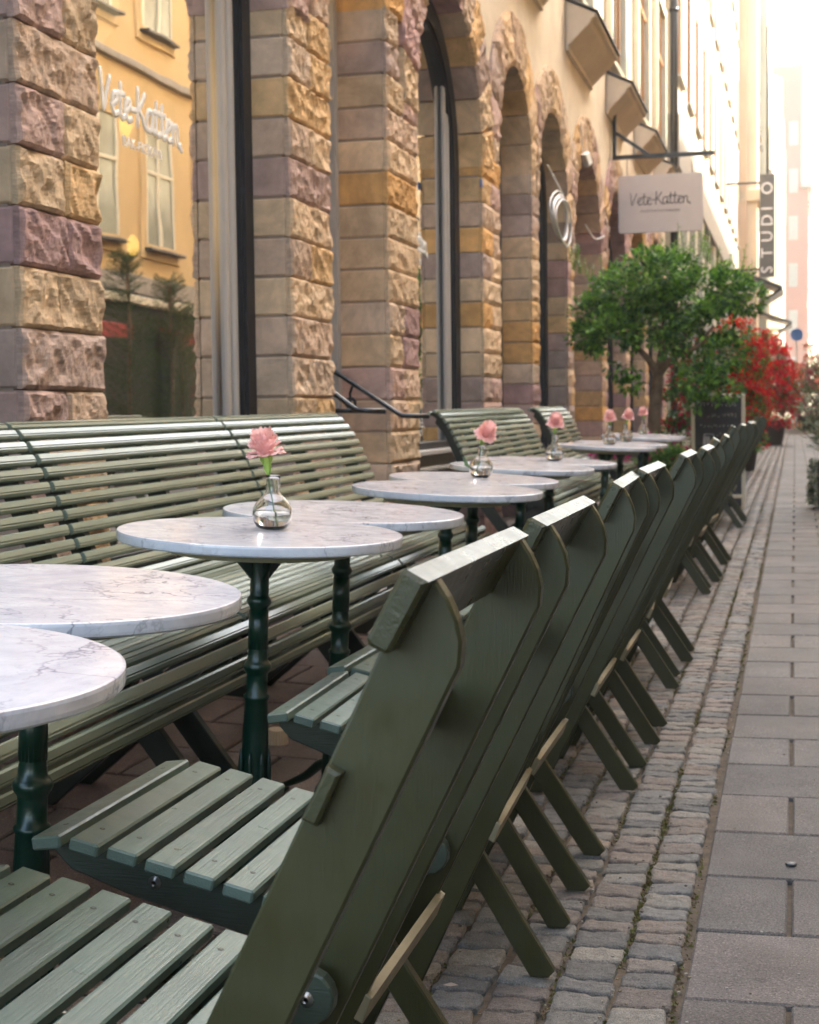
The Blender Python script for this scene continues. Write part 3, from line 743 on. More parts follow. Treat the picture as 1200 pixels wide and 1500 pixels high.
ARCHTOP = 3.80; RING = .42; YA, YB = 1.2, 27.2
rg = random.Random(3)
piers = [(YA, OPEN[0][0])]+[(OPEN[i][1], OPEN[i+1][0]) for i in range(len(OPEN)-1)]+[(OPEN[-1][1], YB)]
rock = MB(); smooth_ = MB()
colD = {}
def spring(i): a, b = OPEN[i]; return ARCHTOP-(b-a)/2
for pi, (a, b) in enumerate(piers):
    lo = spring(pi-1) if pi > 0 else 9; hi = spring(pi) if pi < len(OPEN) else 9
    ztop = min(lo, hi); z = Z0+.03; k = 0
    mort = MB(); box(mort, (WX-.326, (a+b)/2, 2.0), (.62, b-a-.012, 4.0)); B(mort, 'mortar_core', 'mortar')
    res = .0105 if a < 7 else (.016 if a < 10 else .028 if a < 14 else .05)
    while z < 3.4:
        h = CH+rg.uniform(-.006, .006)
        if k in (0, 1, 2): h = CH*1.35
        # rows above the springing are narrowed to the gap between the arches
        za = z+.0022; zb = z+h-.0022
        def lim(side, zz):
            if side == 0:
                if pi == 0: return a
                aa, bb = OPEN[pi-1]; R_ = (bb-aa)/2; s = spring(pi-1)
                return a if zz < s else ((aa+bb)/2+math.sqrt(max((R_+RING)**2-(zz-s)**2, 0)))
            if pi == len(OPEN): return b
            aa, bb = OPEN[pi]; R_ = (bb-aa)/2; s = spring(pi)
            return b if zz < s else ((aa+bb)/2-math.sqrt(max((R_+RING)**2-(zz-s)**2, 0)))
        yl = a if zb < lo+.02 else None; yr = b if zb < hi+.02 else None
        plinth = k < 2; px_ = .10 if (plinth and pi < 4) else 0
        ya_, yb_ = (a if yl is not None else lim(0, za)+.004), (b if yr is not None else lim(1, za)-.004)
        if yb_-ya_ > .07:
            n = 1 if (b-a) < .3 else (1 if rg.random() < .45 else 2)
            if b-a > 1: n = 3+rg.randrange(2)
            if yb_-ya_ < .4: n = 1
            cuts = [ya_]+[ya_+(yb_-ya_)*(j/n+(rg.uniform(-.08, .08) if n > 1 else 0)) for j in range(1, n)]+[yb_]
            for j in range(n):
                y0, y1 = cuts[j], cuts[j+1]; col = stonecol(rg) if not plinth else (.27*rg.uniform(.9, 1.1), .165, .135)
                g0 = .004 if j else .0; g1 = .004 if j < n-1 else .0
                rockpatch(rock, lambda u, v: (WX+px_, y0+g0+(y1-y0-g0-g1)*u, za+(zb-za)*v), y1-y0, zb-za, col, res, rg.uniform(0, 60), .026 if not plinth else .018)
                # bedding side of the block behind the rock face
                if j in (0, n-1):
                    for xs0, xs1 in ((WX-.52, WX+px_+.001),):
                        yy0 = y0 if j == 0 else y1-.10; yy1 = y0+.10 if j == 0 else y1
                        if n == 1: yy0, yy1 = y0, y1
                        q = rg.uniform(.94, 1.06)
                        box(smooth_, ((xs0+xs1)/2, (yy0+yy1)/2, (za+zb)/2), (xs1-xs0, yy1-yy0, zb-za), I3, .009, tuple(v*q for v in col))
        z += h; k += 1
# voussoirs: smooth soffit blocks and rock-faced ring
for i, (a, b) in enumerate(OPEN):
    R_ = (b-a)/2; c = (a+b)/2; s = spring(i); n = max(7, int(math.pi*R_/.24)); n += 1-n % 2
    lmid = (piers[i][0]+piers[i][1])/2 if i else c-R_-RING; rmid = (piers[i+1][0]+piers[i+1][1])/2 if i < len(OPEN)-1 else c+R_+RING
    res = .02 if i < 4 else .045
    for k in range(n):
        a0 = math.pi*k/n+.006/R_; a1 = math.pi*(k+1)/n-.006/R_; col = stonecol(rg); M_ = 4
        def P(q, an): return (min(max(c-q*math.cos(an), lmid+.003), rmid-.003), s+q*math.sin(an))
        ang = [a0+(a1-a0)*t/M_ for t in range(M_+1)]
        for xs0, xs1 in ((WX-.52, WX+.001),):
            vs = []
            for an in ang:
                for q in (R_, R_+RING-.01):
                    y, z = P(q, an)
                    for x in (xs0, xs1): vs.append((x, y, z))
            fs = []
            for t in range(M_):
                o = t*4; m = o+4; fs += [(o, m, m+1, o+1), (o+2, o+3, m+3, m+2), (o+1, m+1, m+3, o+3), (o, o+2, m+2, m)]
            fs += [(0, 1, 3, 2), (4*M_, 4*M_+2, 4*M_+3, 4*M_+1)]
            smooth_.add(vs, fs, col)
        def fn(u, v):
            y, z = P(R_+.002+(RING-.006)*u, a1+(a0-a1)*v); return (WX, y, z)
        rockpatch(rock, fn, RING, R_*math.pi/n*1.2, col, res, rg.uniform(0, 60), .04)
B(rock, 'rock_faced_stonework', 'stone'); B(smooth_, 'smooth_stonework', 'ashlar')
# roughcast wall above and between the arches
mb = MB(); zt = 13.5; x = WX-.004; yy = YA; prev = None
yl = np.linspace(YA, YB, 620); col = [(x, y) for y in yl]
def lowz(y):
    best = 0
    for i, (a, b) in enumerate(OPEN):
        c = (a+b)/2; R_ = (b-a)/2+RING-.03; s = spring(i)
        if abs(y-c) < R_: best = max(best, s+math.sqrt(R_*R_-(y-c)**2))
    if best == 0:
        best = min([spring(i) for i in range(len(OPEN))])-.2
    return best
vs = []; 
for y in yl: vs += [(x, y, min(lowz(y), 6)), (x, y, 6.1), (x, y, zt), (x-.5, y, zt)]
fs = []
for i in range(len(yl)-1):
    o = i*4; m = o+4; fs += [(o, m, m+1, o+1), (o+1, m+1, m+2, o+2), (o+2, m+2, m+3, o+3)]
mb.add(vs, fs)
box(mb, (WX-.30, YB+.01, zt/2), (.6, .02, zt)); box(mb, (-5.6, (YA+YB)/2, zt+.05), (6.6, YB-YA, .1)); box(mb, (-8.8, (YA+YB)/2, zt/2), (.1, YB-YA, zt)); box(mb, (-5.5, YA-.03, zt/2), (6.6, .06, zt))
B(mb, 'roughcast_wall', 'plaster')
mb = MB(); box(mb, (-5.7, 14, .06), (5.9, 26, .06)); box(mb, (-5.7, 14, 4.2), (5.9, 26, .06)); box(mb, (-4.9, 14, 2.1), (.08, 26, 4.1)); 
for y in (1.2, 4.35, 8.6, 11.3, 15.4, 18.2): box(mb, (-3.75, y, 2.1), (2.2, .08, 4.1))
B(mb, 'interior_shell', 'interior')
# string course and sill consoles of the upper windows
def console(y0, y1):
    mb = MB(); pts = [(WX, 5.08), (WX+.30, 4.94), (WX+.30, 4.90), (WX+.26, 4.885), (WX+.24, 4.84), (WX+.03, 4.64), (WX+.03, 4.60), (WX, 4.59)]
    prism(mb, pts, y0, y1, .012); o = B(mb, 'window_console', 'plaster')
    mb = MB(); prism(mb, [(WX, 5.115), (WX+.325, 4.963), (WX+.325, 4.946), (WX, 5.095)], y0-.015, y1+.015, .003)
    q = mb.build('lead_flashing', 'roof', o)
    return o
for y0 in (11.35, 14.8, 18.15, 21.4, 24.4):
    console(y0+.45, min(y0+2.38, YB-.1))
def upper_window(yc, z0, w, h, wallx, trim, part_of, dx=None):
    mb = MB()
    for (cy, cz, sy, sz) in ((yc-w/2-.06, z0+h/2, .12, h+.24), (yc+w/2+.06, z0+h/2, .12, h+.24), (yc, z0+h+.06, w, .12), (yc, z0-.04, w, .08)):
        box(mb, (wallx+.045, cy, cz), (.09, sy, sz), I3, .006)
    for cy in (yc-.03, yc+.03): pass
    return mb
for y0 in (11.35, 14.8, 18.15, 21.4, 24.4):
    for zf in (5.15, 8.7):
        yc = y0+1.19; w = 1.5; h = 2.3
        o = B(upper_window(yc, zf+.15, w, h, WX, 'cream', bld), 'upper_window', 'cream')
        mb = MB(); box(mb, (WX+.012, yc, zf+.15+h/2), (.016, w-.01, h-.01)); mb.build('pane', 'pane', o)
        mb = MB()
        for cy in (yc-w/4, yc, yc+w/4): box(mb, (WX+.034, cy, zf+.15+h/2), (.022, .05, h-.02), I3, .004)
        box(mb, (WX+.036, yc, zf+.15+h*.66), (.02, w-.02, .06), I3, .004); mb.build('glazing_bars', 'orangereveal', o)

# ---- shop windows in the arches
def arch_pts(a, b, s, ins=0, n=20, z0=.5):
    c = (a+b)/2; R_ = (b-a)/2-ins
    return [(a+ins, z0)]+[(c-R_*math.cos(math.pi*k/n), s+R_*math.sin(math.pi*k/n)) for k in range(n+1)]+[(b-ins, z0)]
def arch_frame(a, b, s, x0, x1, wd, z0, mat, name='arched_frame', parent=None):
    o_, i_ = arch_pts(a, b, s, .0, 24, z0), arch_pts(a, b, s, wd, 24, z0)
    mb = MB(); vs = []
    for (p, q) in zip(o_, i_):
        vs += [(x0, p[0], p[1]), (x1, p[0], p[1]), (x0, q[0], q[1]), (x1, q[0], q[1])]
    fs = []
    for i in range(len(o_)-1):
        o = i*4; m = o+4; fs += [(o, m, m+1, o+1), (o+1, m+1, m+3, o+3), (o+2, o+3, m+3, m+2), (o, o+2, m+2, m)]
    mb.add(vs, fs)
    box(mb, ((x0+x1)/2, (a+b)/2, z0-.03), (x1-x0, b-a, .06), I3, .004)
    return mb
def shopwin(i, fm='black_wood', fw_=.13, z0=.78, gx=GX, extra=None):
    a, b = OPEN[i]; s = spring(i)
    fr = B(arch_frame(a+.004, b-.004, s, gx-.03, gx+.060, fw_, z0, fm), 'window_frame', fm)
    mb = arch_frame(a+fw_-.01, b-fw_+.01, s, gx-.012, gx+.045, .035, z0+.002, fm); mb.build('inner_bead', fm, fr)
    if i in (1, 3):
        mb = MB()
        for k in range(4): ym = b-fw_-.03-.052*k; zt_ = s+math.sqrt(max(((b-a)/2-.10)**2-(abs(ym-(a+b)/2)+.02)**2, 0)); box(mb, (gx+.012+.008*(k % 2), ym, (z0+zt_)/2), (.022+.012*(k % 2), .046, zt_-z0), I3, .010)
        mb.build('pale_moulding', 'pale_frame', fr)
    mb = MB(); P = arch_pts(a, b, s, fw_*.6, 24, z0); mb.add([(gx, y, z) for y, z in P], [tuple(range(len(P)))]); mb.build('pane', 'pane', fr)
    return fr
shopwin(0, fw_=.17, z0=.55); f0 = shopwin(1, fw_=.10, z0=.55); f2 = shopwin(3, fw_=.15, z0=.86); shopwin(4, fw_=.08, gx=-2.50); shopwin(5, fw_=.15, z0=.3, gx=-2.44)
shopwin(7, fw_=.1); shopwin(8, fw_=.1); shopwin(9, fw_=.1)
# panel and mouldings under the third window
a, b = OPEN[3]; mb = MB(); box(mb, (GX, (a+b)/2, .42), (.06, b-a, .80), I3, .004)
box(mb, (GX+.05, (a+b)/2, .795), (.14, b-a-.02, .035), I3, .006); box(mb, (GX+.06, (a+b)/2, .685), (.08, b-a-.02, .03), I3, .006)
B(mb, 'stall_riser', 'pale_frame')
for a, b in OPEN[:2]:
    mb = MB(); box(mb, (GX, (a+b)/2, .25), (.06, b-a, .5), I3, .004); B(mb, 'stall_riser', 'black_wood')
# doorway: pale jambs, recessed door, steps
a, b = OPEN[2]; s = spring(2)
B(arch_frame(a+.003, b-.003, s, -3.0, -2.46, .06, .35, 'pale_frame'), 'door_lining', 'pale_frame')
door = MB(); box(door, (-2.96, (a+b)/2, 1.55), (.05, b-a-.14, 2.4), I3, .006); d = B(door, 'door', 'black_wood')
mb = MB(); box(mb, (-2.93, (a+b)/2, 1.75), (.012, b-a-.42, 1.7)); mb.build('pane', 'pane', d)
mb = MB()
for k in range(3): box(mb, (-2.62+k*.28-.14, (a+b)/2, .30-.1*k-.02), (.6, b-a+.0 if k == 0 else b-a+.02*k, .12), I3, .01, (.3, .28, .26))
B(mb, 'doorstep', 'ashlar')
# blind brick arch
a, b = OPEN[6]; s = spring(6); mb = MB(); r5 = random.Random(5)
z = .05; k = 0
while z < ARCHTOP:
    y = a-(.25 if k % 2 else 0)
    while y < b:
        L = .5; y0, y1 = max(y, a)+.004, min(y+L, b)-.004
        if y1-y0 > .05: box(mb, (-2.56, (y0+y1)/2, z+.125), (.12, y1-y0, .242), I3, .006, tuple(v*r5.uniform(.75, 1.0) for v in (.30, .225, .175)))
        y += L
    z += .25; k += 1
B(mb, 'blocked_arch', 'ashlar')

# lettering of the cafe, drawn as single rounded strokes
GL = {'V': (.46, [[(.02, 1.0), (.06, .5), (.12, .0), (.26, .5), (.40, .92)]]),
      'e': (.30, [[(-.02, .22), (.10, .28), (.22, .42), (.20, .56), (.10, .56), (.03, .38), (.04, .14), (.14, .0), (.28, .10)]]),
      't': (.27, [[(.10, .90), (.08, .5), (.08, .14), (.16, .0), (.28, .10)], [(-.04, .62), (.10, .63), (.24, .66)]]),
      '-': (.22, [[(.02, .36), (.10, .37), (.20, .40)]]),
      'K': (.42, [[(.06, 1.02), (.04, .5), (.02, .0)], [(.38, .96), (.22, .66), (.06, .42)], [(.10, .46), (.22, .34), (.32, .12), (.44, .0)]]),
      'a': (.40, [[(.30, .52), (.16, .58), (.04, .36), (.05, .08), (.16, .0), (.28, .22), (.31, .52), (.30, .2), (.34, .02), (.42, .08)]]),
      'n': (.42, [[(.02, .56), (.05, .3), (.05, .0)], [(.05, .30), (.14, .52), (.25, .54), (.28, .36), (.27, .10), (.34, .0), (.42, .06)]]),
      '.': (.1, [[(.03, -.06), (.05, -.08)]])}
def script_word(word, h, r_, to3d, sx=1.0):
    mb = MB(); x = 0
    for ch in word:
        w, st = GL[ch]
        for s_ in st:
            P = catmull([(x+p[0]*sx, p[1], 0) for p in s_], 6)
            P = [to3d(p.x*h, p.y*h) for p in P]; tube(mb, P, r_, 7)
            for e in (P[0], P[-1]): lathe(mb, [(r_*.3, -r_*.9), (r_*.8, -r_*.55), (r_, 0), (r_*.8, r_*.55), (r_*.3, r_*.9)], 8, tuple(e))
        x += w*sx
    return mb, x*h
def flat_text(body, size, name, mat, matrix, parent, ext=.002, align='LEFT', sx=1.0):
    cu = bpy.data.curves.new(name, 'FONT'); cu.body = body; cu.size = size; cu.extrude = ext; cu.align_x = align; cu.resolution_u = 3
    tmp = bpy.data.objects.new('tmp', cu); S.collection.objects.link(tmp)
    dg = bpy.context.evaluated_depsgraph_get(); me = bpy.data.meshes.new_from_object(tmp.evaluated_get(dg)); bpy.data.objects.remove(tmp)
    me.transform(matrix@Matrix.Diagonal((sx, 1, 1, 1))); me.materials.clear(); me.materials.append(M[mat])
    o = bpy.data.objects.new(name, me); S.collection.objects.link(o); o.parent = parent; return o
YZ = Matrix(((0, 0, 1, 0), (1, 0, 0, 0), (0, 1, 0, 0), (0, 0, 0, 1)))
mb, wd = script_word('Vete-Katten.', .135, .0125, lambda p, q: Vector((GX+.0022, 5.13+p, 2.150-.03*p+q)), 1.50)
mb.v = [(GX+.0022+(x-GX-.0022)*.15, y, z) for x, y, z in mb.v]; mb.build('cafe_lettering', 'white', f0)
flat_text('BAK-FICKAN', .056, 'small_lettering', 'white', Matrix.Translation((GX+.002, 5.31, 2.045))@YZ, f0, .0008, sx=1.12)
mb, wd = script_word('Vete-Katten.', .135, .0125, lambda p, q: Vector((GX+.0022, 9.42+p, 2.135-.03*p+q)), 1.50)
mb.v = [(GX+.0022+(x-GX-.0022)*.15, y, z) for x, y, z in mb.v]; mb.build('cafe_lettering', 'white', f2)
flat_text('BAK-FICKAN', .056, 'small_lettering', 'white', Matrix.Translation((GX+.002, 9.62, 2.03))@YZ, f2, .0008, sx=1.12)

# inside the first shop window
def lantern(x, y, z, r_, label):
    mb = MB(); lathe(mb, [(r_*math.sin(t), -r_*math.cos(t)) for t in [math.pi*k/16 for k in range(1, 16)]], 28)
    o = mb.build('globe_lamp', 'lamp'); o.location = (x, y, z); tag(o, label, 'lamp')
    mb = MB(); tube(mb, [(0, 0, r_*.97), (0, 0, 4.1-z)], .006, 6); mb.build('cord', 'black', o)
lantern(-2.85, 5.80, 2.72, .20, 'pale round globe lamp hanging high inside the lettered shop window')
for y, z, x in ((7.15, 1.90, -3.2), (7.1, 2.48, -3.2)):
    mb = MB(); lathe(mb, [(.012, -.05), (.03, -.02), (.03, .02), (.012, .05)], 12); o = mb.build('pendant_bulb', 'bulb'); o.location = (x, y, z)
    tag(o, 'small glowing amber bulb inside the lettered shop window, '+('lower one' if z < 2 else 'upper one below the lettering'), 'bulb', 'amber bulbs inside')
    mb = MB(); tube(mb, [(0, 0, .04), (0, 0, 4.1-z)], .004, 6); mb.build('cord', 'black', o)
ld = bpy.data.lights.new('interior_fill_light', 'POINT'); ld.energy = 22; ld.color = (1, .72, .42); ld.shadow_soft_size = .2  # fill light added away from the globe to brighten the room
lo = bpy.data.objects.new('interior_fill_light', ld); S.collection.objects.link(lo); lo.location = (-3.9, 5.6, 2.2)
# pale fluted jamb behind the glass and gathered gold curtain inside
# curtain
mb = MB(); nn = 90; vs = []
for k in range(nn):
    y = 5.5+1.45*k/(nn-1); x = -2.83+.035*math.sin(k*.72)+.012*math.sin(k*1.9)
    vs += [(x, y, .35), (x, y, 1.14), (x*.5+(-2.85)*.5, y, 1.28), (-2.88, y, 1.35)]
mb.add(vs, [(i*4+j, i*4+4+j, i*4+5+j, i*4+1+j) for i in range(nn-1) for j in range(3)], smooth=True)
o = mb.build('half_curtain', 'curtain'); tag(o, 'ribbed brownish gold half curtain inside the lettered shop window', 'curtain')

# ---- handrails by the doorway
def rail(name, P, r_, label, post=None):
    mb = MB(); tube(mb, P, r_, 10); o = tag(mb.build(name, 'black'), label, 'handrail', 'black handrails at the doorway')
    if post:
        mb = MB(); tube(mb, post[0], .007, 8); mb.build('wall_bracket', 'black', o)
        mb = MB(); c = post[1]; n = 20; tube(mb, [Vector(c)+Vector((.026*math.cos(2*math.pi*j/n), 0, .026*math.sin(2*math.pi*j/n))) for j in range(n)], .009, 8, closed=True); mb.build('wall_rose', 'black', o)
rail('handrail', [(-2.62, 8.15, 1.385), (-2.49, 8.15, 1.301), (-2.11, 8.15, 1.052), (-2.085, 8.15, 1.038), (-1.93, 8.15, 1.032)], .013, 'far black sloping handrail with a round wall rose, ending behind the second bench row',
     ([(-2.36, 8.15, 1.21), (-2.385, 8.17, 1.165), (-2.39, 8.2, 1.12)], (-2.39, 8.2, 1.11)))
rail('handrail', [(-2.42, 7.3, 1.30), (-2.232, 7.3, 1.165), (-2.11, 7.3, 1.075), (-2.08, 7.3, 1.065), (-1.95, 7.3, 1.060)], .014, 'near black handrail poking out beside the second stone pier')
rail('handrail', [(-2.40, 7.36, 1.068), (-2.23, 7.36, 1.066), (-1.965, 7.36, 1.060)], .012, 'short level black rail just under the near handrail')

# cable coil, tag, sticker
mb = MB()
for k, (rx, rz, dx) in enumerate(((.52, .21, 0), (.48, .20, .05), (.43, .185, -.04), (.50, .2, .09))):
    n = 36; tube(mb, [Vector((WX+.07+.012*k, 14.25+dx+rx*math.cos(2*math.pi*j/n), 2.88-.02*k+rz*math.sin(2*math.pi*j/n)+.03*math.sin(4*math.pi*j/n))) for j in range(n)], .010, 6, closed=True)
tube(mb, catmull([(WX+.08, 13.55, 3.22), (WX+.08, 14.0, 3.16), (WX+.08, 14.5, 3.09)], 4), .008, 6)
tag(mb.build('cable_coil', 'whitecable'), 'loose loops of white cable hanging on the stone between two arches', 'cable')
mb = MB(); tube(mb, catmull([(WX+.05, 16.3, 3.02), (WX+.06, 17.0, 2.95), (WX+.06, 17.9, 3.08)], 5), .008, 6); tube(mb, catmull([(WX+.05, 16.0, 4.05), (WX+.05, 16.1, 3.8), (WX+.05, 16.4, 3.7)], 5), .008, 6)
tag(mb.build('loose_cable', 'whitecable'), 'thin white cable sagging across the blocked arch', 'cable')
mb = MB(); prism(mb, [(16.0, 3.70), (16.28, 3.62), (16.55, 3.70), (16.28, 3.78)], WX+.04, WX+.10, .008, plane='yz'); tag(mb.build('junction_box', 'whitecable'), 'small white diamond shaped box above the blocked arch', 'box')
mb = MB(); box(mb, (WX-.02+.04, 10.9, 2.69), (.012, .05, .055), I3, .003); tag(mb.build('sticker', 'blue'), 'small bright blue sticker on the stone pier right of the arched window', 'sticker')

# ---- hanging sign
SY = 19.08
t = empty('hanging_sign', (WX, SY, 4.15), label='square pale pink enamel sign hanging from a black iron wall bracket above the tree', cat='sign')
def PS(mb, n, m): o = mb.build(n, m, t); o.location = -t.location; return o
mb = MB(); box(mb, (WX+.045, SY, 4.56), (.05, .05, .86), I3, .004); box(mb, (WX+.045+.60, SY, 4.155), (1.2, .05, .05), I3, .004)
d = Vector((.42, 0, -.30)); box(mb, (WX+.045+.22, SY, 4.31), (.54, .04, .04), rotfrom(d, (0, 0, 1)), .003); PS(mb, 'bracket', 'black')
mb = MB(); prism(mb, [(-2.11, 3.25), (-2.09, 3.23), (-1.11, 3.23), (-1.09, 3.25), (-1.09, 3.91), (-1.11, 3.93), (-2.09, 3.93), (-2.11, 3.91)], SY-.016, SY+.016, .004); PS(mb, 'board', 'signpink')
mb = MB()
for x in (-2.0, -1.22): tube(mb, [(x, SY, 3.92), (x, SY, 4.14)], .007, 6)
PS(mb, 'hanger', 'steel')
mb, wd = script_word('Vete-Katten.', .150, .0055, lambda p, q: Vector((-1.965+p, SY-.018, 3.565+.012*p+q)), 1.32); PS(mb, 'cafe_lettering', 'black_letter')
XZ = Matrix(((1, 0, 0, 0), (0, 0, -1, 0), (0, 1, 0, 0), (0, 0, 0, 1)))
flat_text('KONDITORI OCH FINBAGERI', .036, 'small_lettering', 'black_letter', Matrix.Translation((-1.60-WX, -.019, 3.478-4.15))@XZ, t, .001, 'CENTER', 1.0)

# ================================================================ the street beyond
def building(name, label, loc):
    return empty(name, loc, label=label, cat='building')
def part(mb, t, name, mat):
    o = mb.build(name, mat, t); o.location = -t.location; return o
def facade_windows(t, x, ys, zs, w, h, face, framemat, reveal, depth=.16, surround=None, surmat='cream', sill=True, bars=True, panemat='pane'):
    """windows on a facade at x; face=+1 looks to +X"""
    for y in ys:
        for z in zs:
            mb = MB(); X = x+face*.0
            for (cy, cz, sy, sz) in ((y-w/2-.03, z+h/2, .06, h+.12), (y+w/2+.03, z+h/2, .06, h+.12), (y, z+h+.03, w, .06), (y, z-.03, w, .06)):
                box(mb, (X+face*(depth/2-.05), cy, cz), (depth+.1, sy, sz), I3, .004)
            fr = part(mb, t, 'window', reveal)
            mb = MB(); box(mb, (X+face*.012, y, z+h/2), (.02, w-.004, h-.004)); mb.build('pane', panemat, fr)
            if bars:
                mb = MB(); box(mb, (X+face*.035, y, z+h/2), (.03, .06, h-.01), I3, .004); box(mb, (X+face*.035, y, z+h*.64), (.028, w-.01, .05), I3, .004)
                for sg in (-1, 1): box(mb, (X+face*.034, y+sg*(w/2-.03), z+h/2), (.026, .05, h-.01), I3, .004)
                mb.build('glazing_bars', framemat, fr)
            if surround:
                mb = MB(); q = surround
                for (cy, cz, sy, sz) in ((y-w/2-.06-q/2, z+h/2, q, h+.12+2*q), (y+w/2+.06+q/2, z+h/2, q, h+.12+2*q), (y, z+h+.06+q/2, w+.12, q), (y, z-.06-q/2, w+.12, q)):
                    box(mb, (X+face*.02, cy, cz), (.05, sy, sz), I3, .004)
                mb.build('surround', surmat, fr)
            if sill:
                mb = MB(); box(mb, (X+face*(depth/2+.05), y, z-.09), (depth+.14, w+.2, .04), I3, .006); mb.build('sill', 'roof', fr)

# ---- yellow house across the street (seen in the shop window's reflection; keeps the sun off the terrace)
OX = 4.25
t = building('yellow_house', 'tall ochre yellow house mirrored in the lettered shop window', (OX, 12, 0))
mb = MB(); box(mb, (OX+4, 12.5, 7.9), (8, 41, 10.2)); part(mb, t, 'wall', 'yellow')
mb = MB(); box(mb, (OX+4, 12.5, 1.4), (7.9, 40.9, 2.78)); part(mb, t, 'shopfront_wall', 'dark_frame')
mb = MB(); box(mb, (OX-.02, 12.5, 2.92), (.16, 41, .26), I3, .01); box(mb, (OX-.05, 12.5, 6.0), (.10, 41, .10), I3, .01); part(mb, t, 'string_course', 'greyband')
mb = MB(); box(mb, (OX-.05, 12.5, 2.70), (.14, 41.05, .12), I3, .01); part(mb, t, 'fascia', 'cream')
prism_mb = MB(); prism(prism_mb, [(OX-.35, 12.9), (OX, 12.8), (OX+8.3, 12.8), (OX+8.3, 12.95), (OX+4.2, 15.2)], -8.2, 33.2, .01); part(prism_mb, t, 'roof', 'roof')
facade_windows(t, OX, [21.2+2.05*k for k in range(-12, 6)], [3.55, 6.65, 9.6], 1.02, 1.62, -1, 'cream', 'yellow', .05, surround=.16, surmat='yellow', panemat='oldpane')
for y in (4.0, 8.4, 14.0, 18.0, 22.4, 27):
    mb = MB(); box(mb, (OX-.02, y, 1.35), (.08, 2.4, 2.1), I3, .01); w_ = part(mb, t, 'shop_window', 'black_wood')
    mb = MB(); box(mb, (OX-.07, y, 1.35), (.02, 2.2, 1.9)); mb.build('pane', 'pane', w_)
for y in (18.6, 21.8):
    mb = MB(); prism(mb, [(OX-.06, 2.36), (OX-.35, 2.30), (OX-.35, 2.12), (OX-.32, 2.12), (OX-.32, 2.26), (OX-.06, 2.31)], y-.75, y+.75, .003)
    tag(mb.build('awning', 'red'), 'red awning across the street mirrored low in the shop window, '+('nearer one' if y < 20 else 'farther one'), 'awning', 'red awnings opposite')
# lower houses carrying on beyond it
t = building('far_side_house', 'lower sand coloured house standing beyond the yellow one on the right of the street', (5, 60, 0))
mb = MB(); box(mb, (9.2, 62, 7.2), (8, 56, 14.4)); part(mb, t, 'wall', 'sand')
mb = MB(); prism(mb, [(4.9, 14.4), (13.5, 14.4), (13.5, 14.6), (9, 16.8)], 34, 90, .01); part(mb, t, 'roof', 'roof')
facade_windows(t, 5.2, [37+3.2*k for k in range(16)], [3.4, 6.4], 1.1, 1.6, -1, 'cream', 'sand', .05, bars=False)

# ---- left side beyond the cafe: white house, warm shade of its window reveals coloured orange
t = building('cream_house', 'sunlit cream white house with orange shade coloured into its window reveals beyond the cafe', (WX, 45, 0))
X2 = -2.15
mb = MB(); box(mb, (X2-4.35, 44.6, 12.8), (8, 33.4, 13.6))
wy = [29.9+2.75*k for k in range(12)]; wz = [7.3, 11.1, 14.9]; ww, wh = 1.25, 2.5
ed_ = [27.9]+[q for y in wy for q in (y-ww/2, y+ww/2)]+[61.3]
for k in range(0, len(ed_), 2): box(mb, (X2-.16, (ed_[k]+ed_[k+1])/2, 12.8), (.32, ed_[k+1]-ed_[k], 13.6))
for y in wy:
    zz = [6.0]+[q for z in wz for q in (z, z+wh)]+[19.6]
    for k in range(0, len(zz), 2): box(mb, (X2-.161, y, (zz[k]+zz[k+1])/2), (.318, ww, zz[k+1]-zz[k]))
part(mb, t, 'wall', 'whiterender')
mb = MB(); box(mb, (X2-4.2, 44.6, 2.7), (7.7, 33.3, 5.4)); part(mb, t, 'shopfront_wall', 'black_wood')
mb = MB(); box(mb, (X2-.1, 44.6, 5.85), (.5, 33.5, .95), I3, .02); part(mb, t, 'fascia', 'greyband')
for y in wy:
    for z in wz:
        mb = MB()
        for (cy, cz, sy, sz) in ((y-ww/2+.03, z+wh/2, .06, wh-.01), (y+ww/2-.03, z+wh/2, .06, wh-.01), (y, z+wh-.03, ww-.13, .05), (y, z+.03, ww-.13, .05)): box(mb, (X2-.165, cy, cz), (.27, sy, sz), I3, .004)
        box(mb, (X2-.22, y, z+wh/2), (.05, .07, wh-.1)); box(mb, (X2-.22, y, z+wh*.66), (.045, ww-.13, .06))
        fr = part(mb, t, 'window', 'orangereveal'); mb = MB(); box(mb, (X2-.25, y, z+wh/2), (.02, ww-.12, wh-.1)); mb.build('pane', 'pane', fr)
        mb = MB(); box(mb, (X2+.02, y, z-.03), (.14, ww+.16, .05), I3, .008); mb.build('sill', 'greyband', fr)
for k in range(13):
    mb = MB(); box(mb, (X2-.12, 28.4+k*2.6, 2.7), (.44, .34 if k else .5, 5.36), I3, .02); part(mb, t, 'pier', 'cream')
    if k < 12:
        mb = MB(); box(mb, (X2-.31, 29.7+k*2.6, 2.9), (.04, 2.1, 4.6), I3, .01); w_ = part(mb, t, 'shop_window', 'black_wood'); mb = MB(); box(mb, (X2-.28, 29.7+k*2.6, 2.9), (.02, 1.85, 4.2)); mb.build('pane', 'pane', w_)
mb = MB(); tube(mb, [(WX+.13, 27.55, .3), (WX+.13, 27.55, 13.4)], .07, 10)
for z in (2, 5, 8, 11): lathe(mb, [(.085, 0), (.085, .06)], 10, (WX+.13, 27.55, z))
tag(mb.build('downpipe', 'black'), 'dark brown rainwater pipe between the cafe building and the cream house', 'downpipe')
t = building('peach_house', 'peach coloured house with a projecting stone pier beyond the cream house', (WX, 75, 0))
mb = MB(); box(mb, (-6.0, 72, 13), (8.3, 21.2, 17)); part(mb, t, 'wall', 'peach')
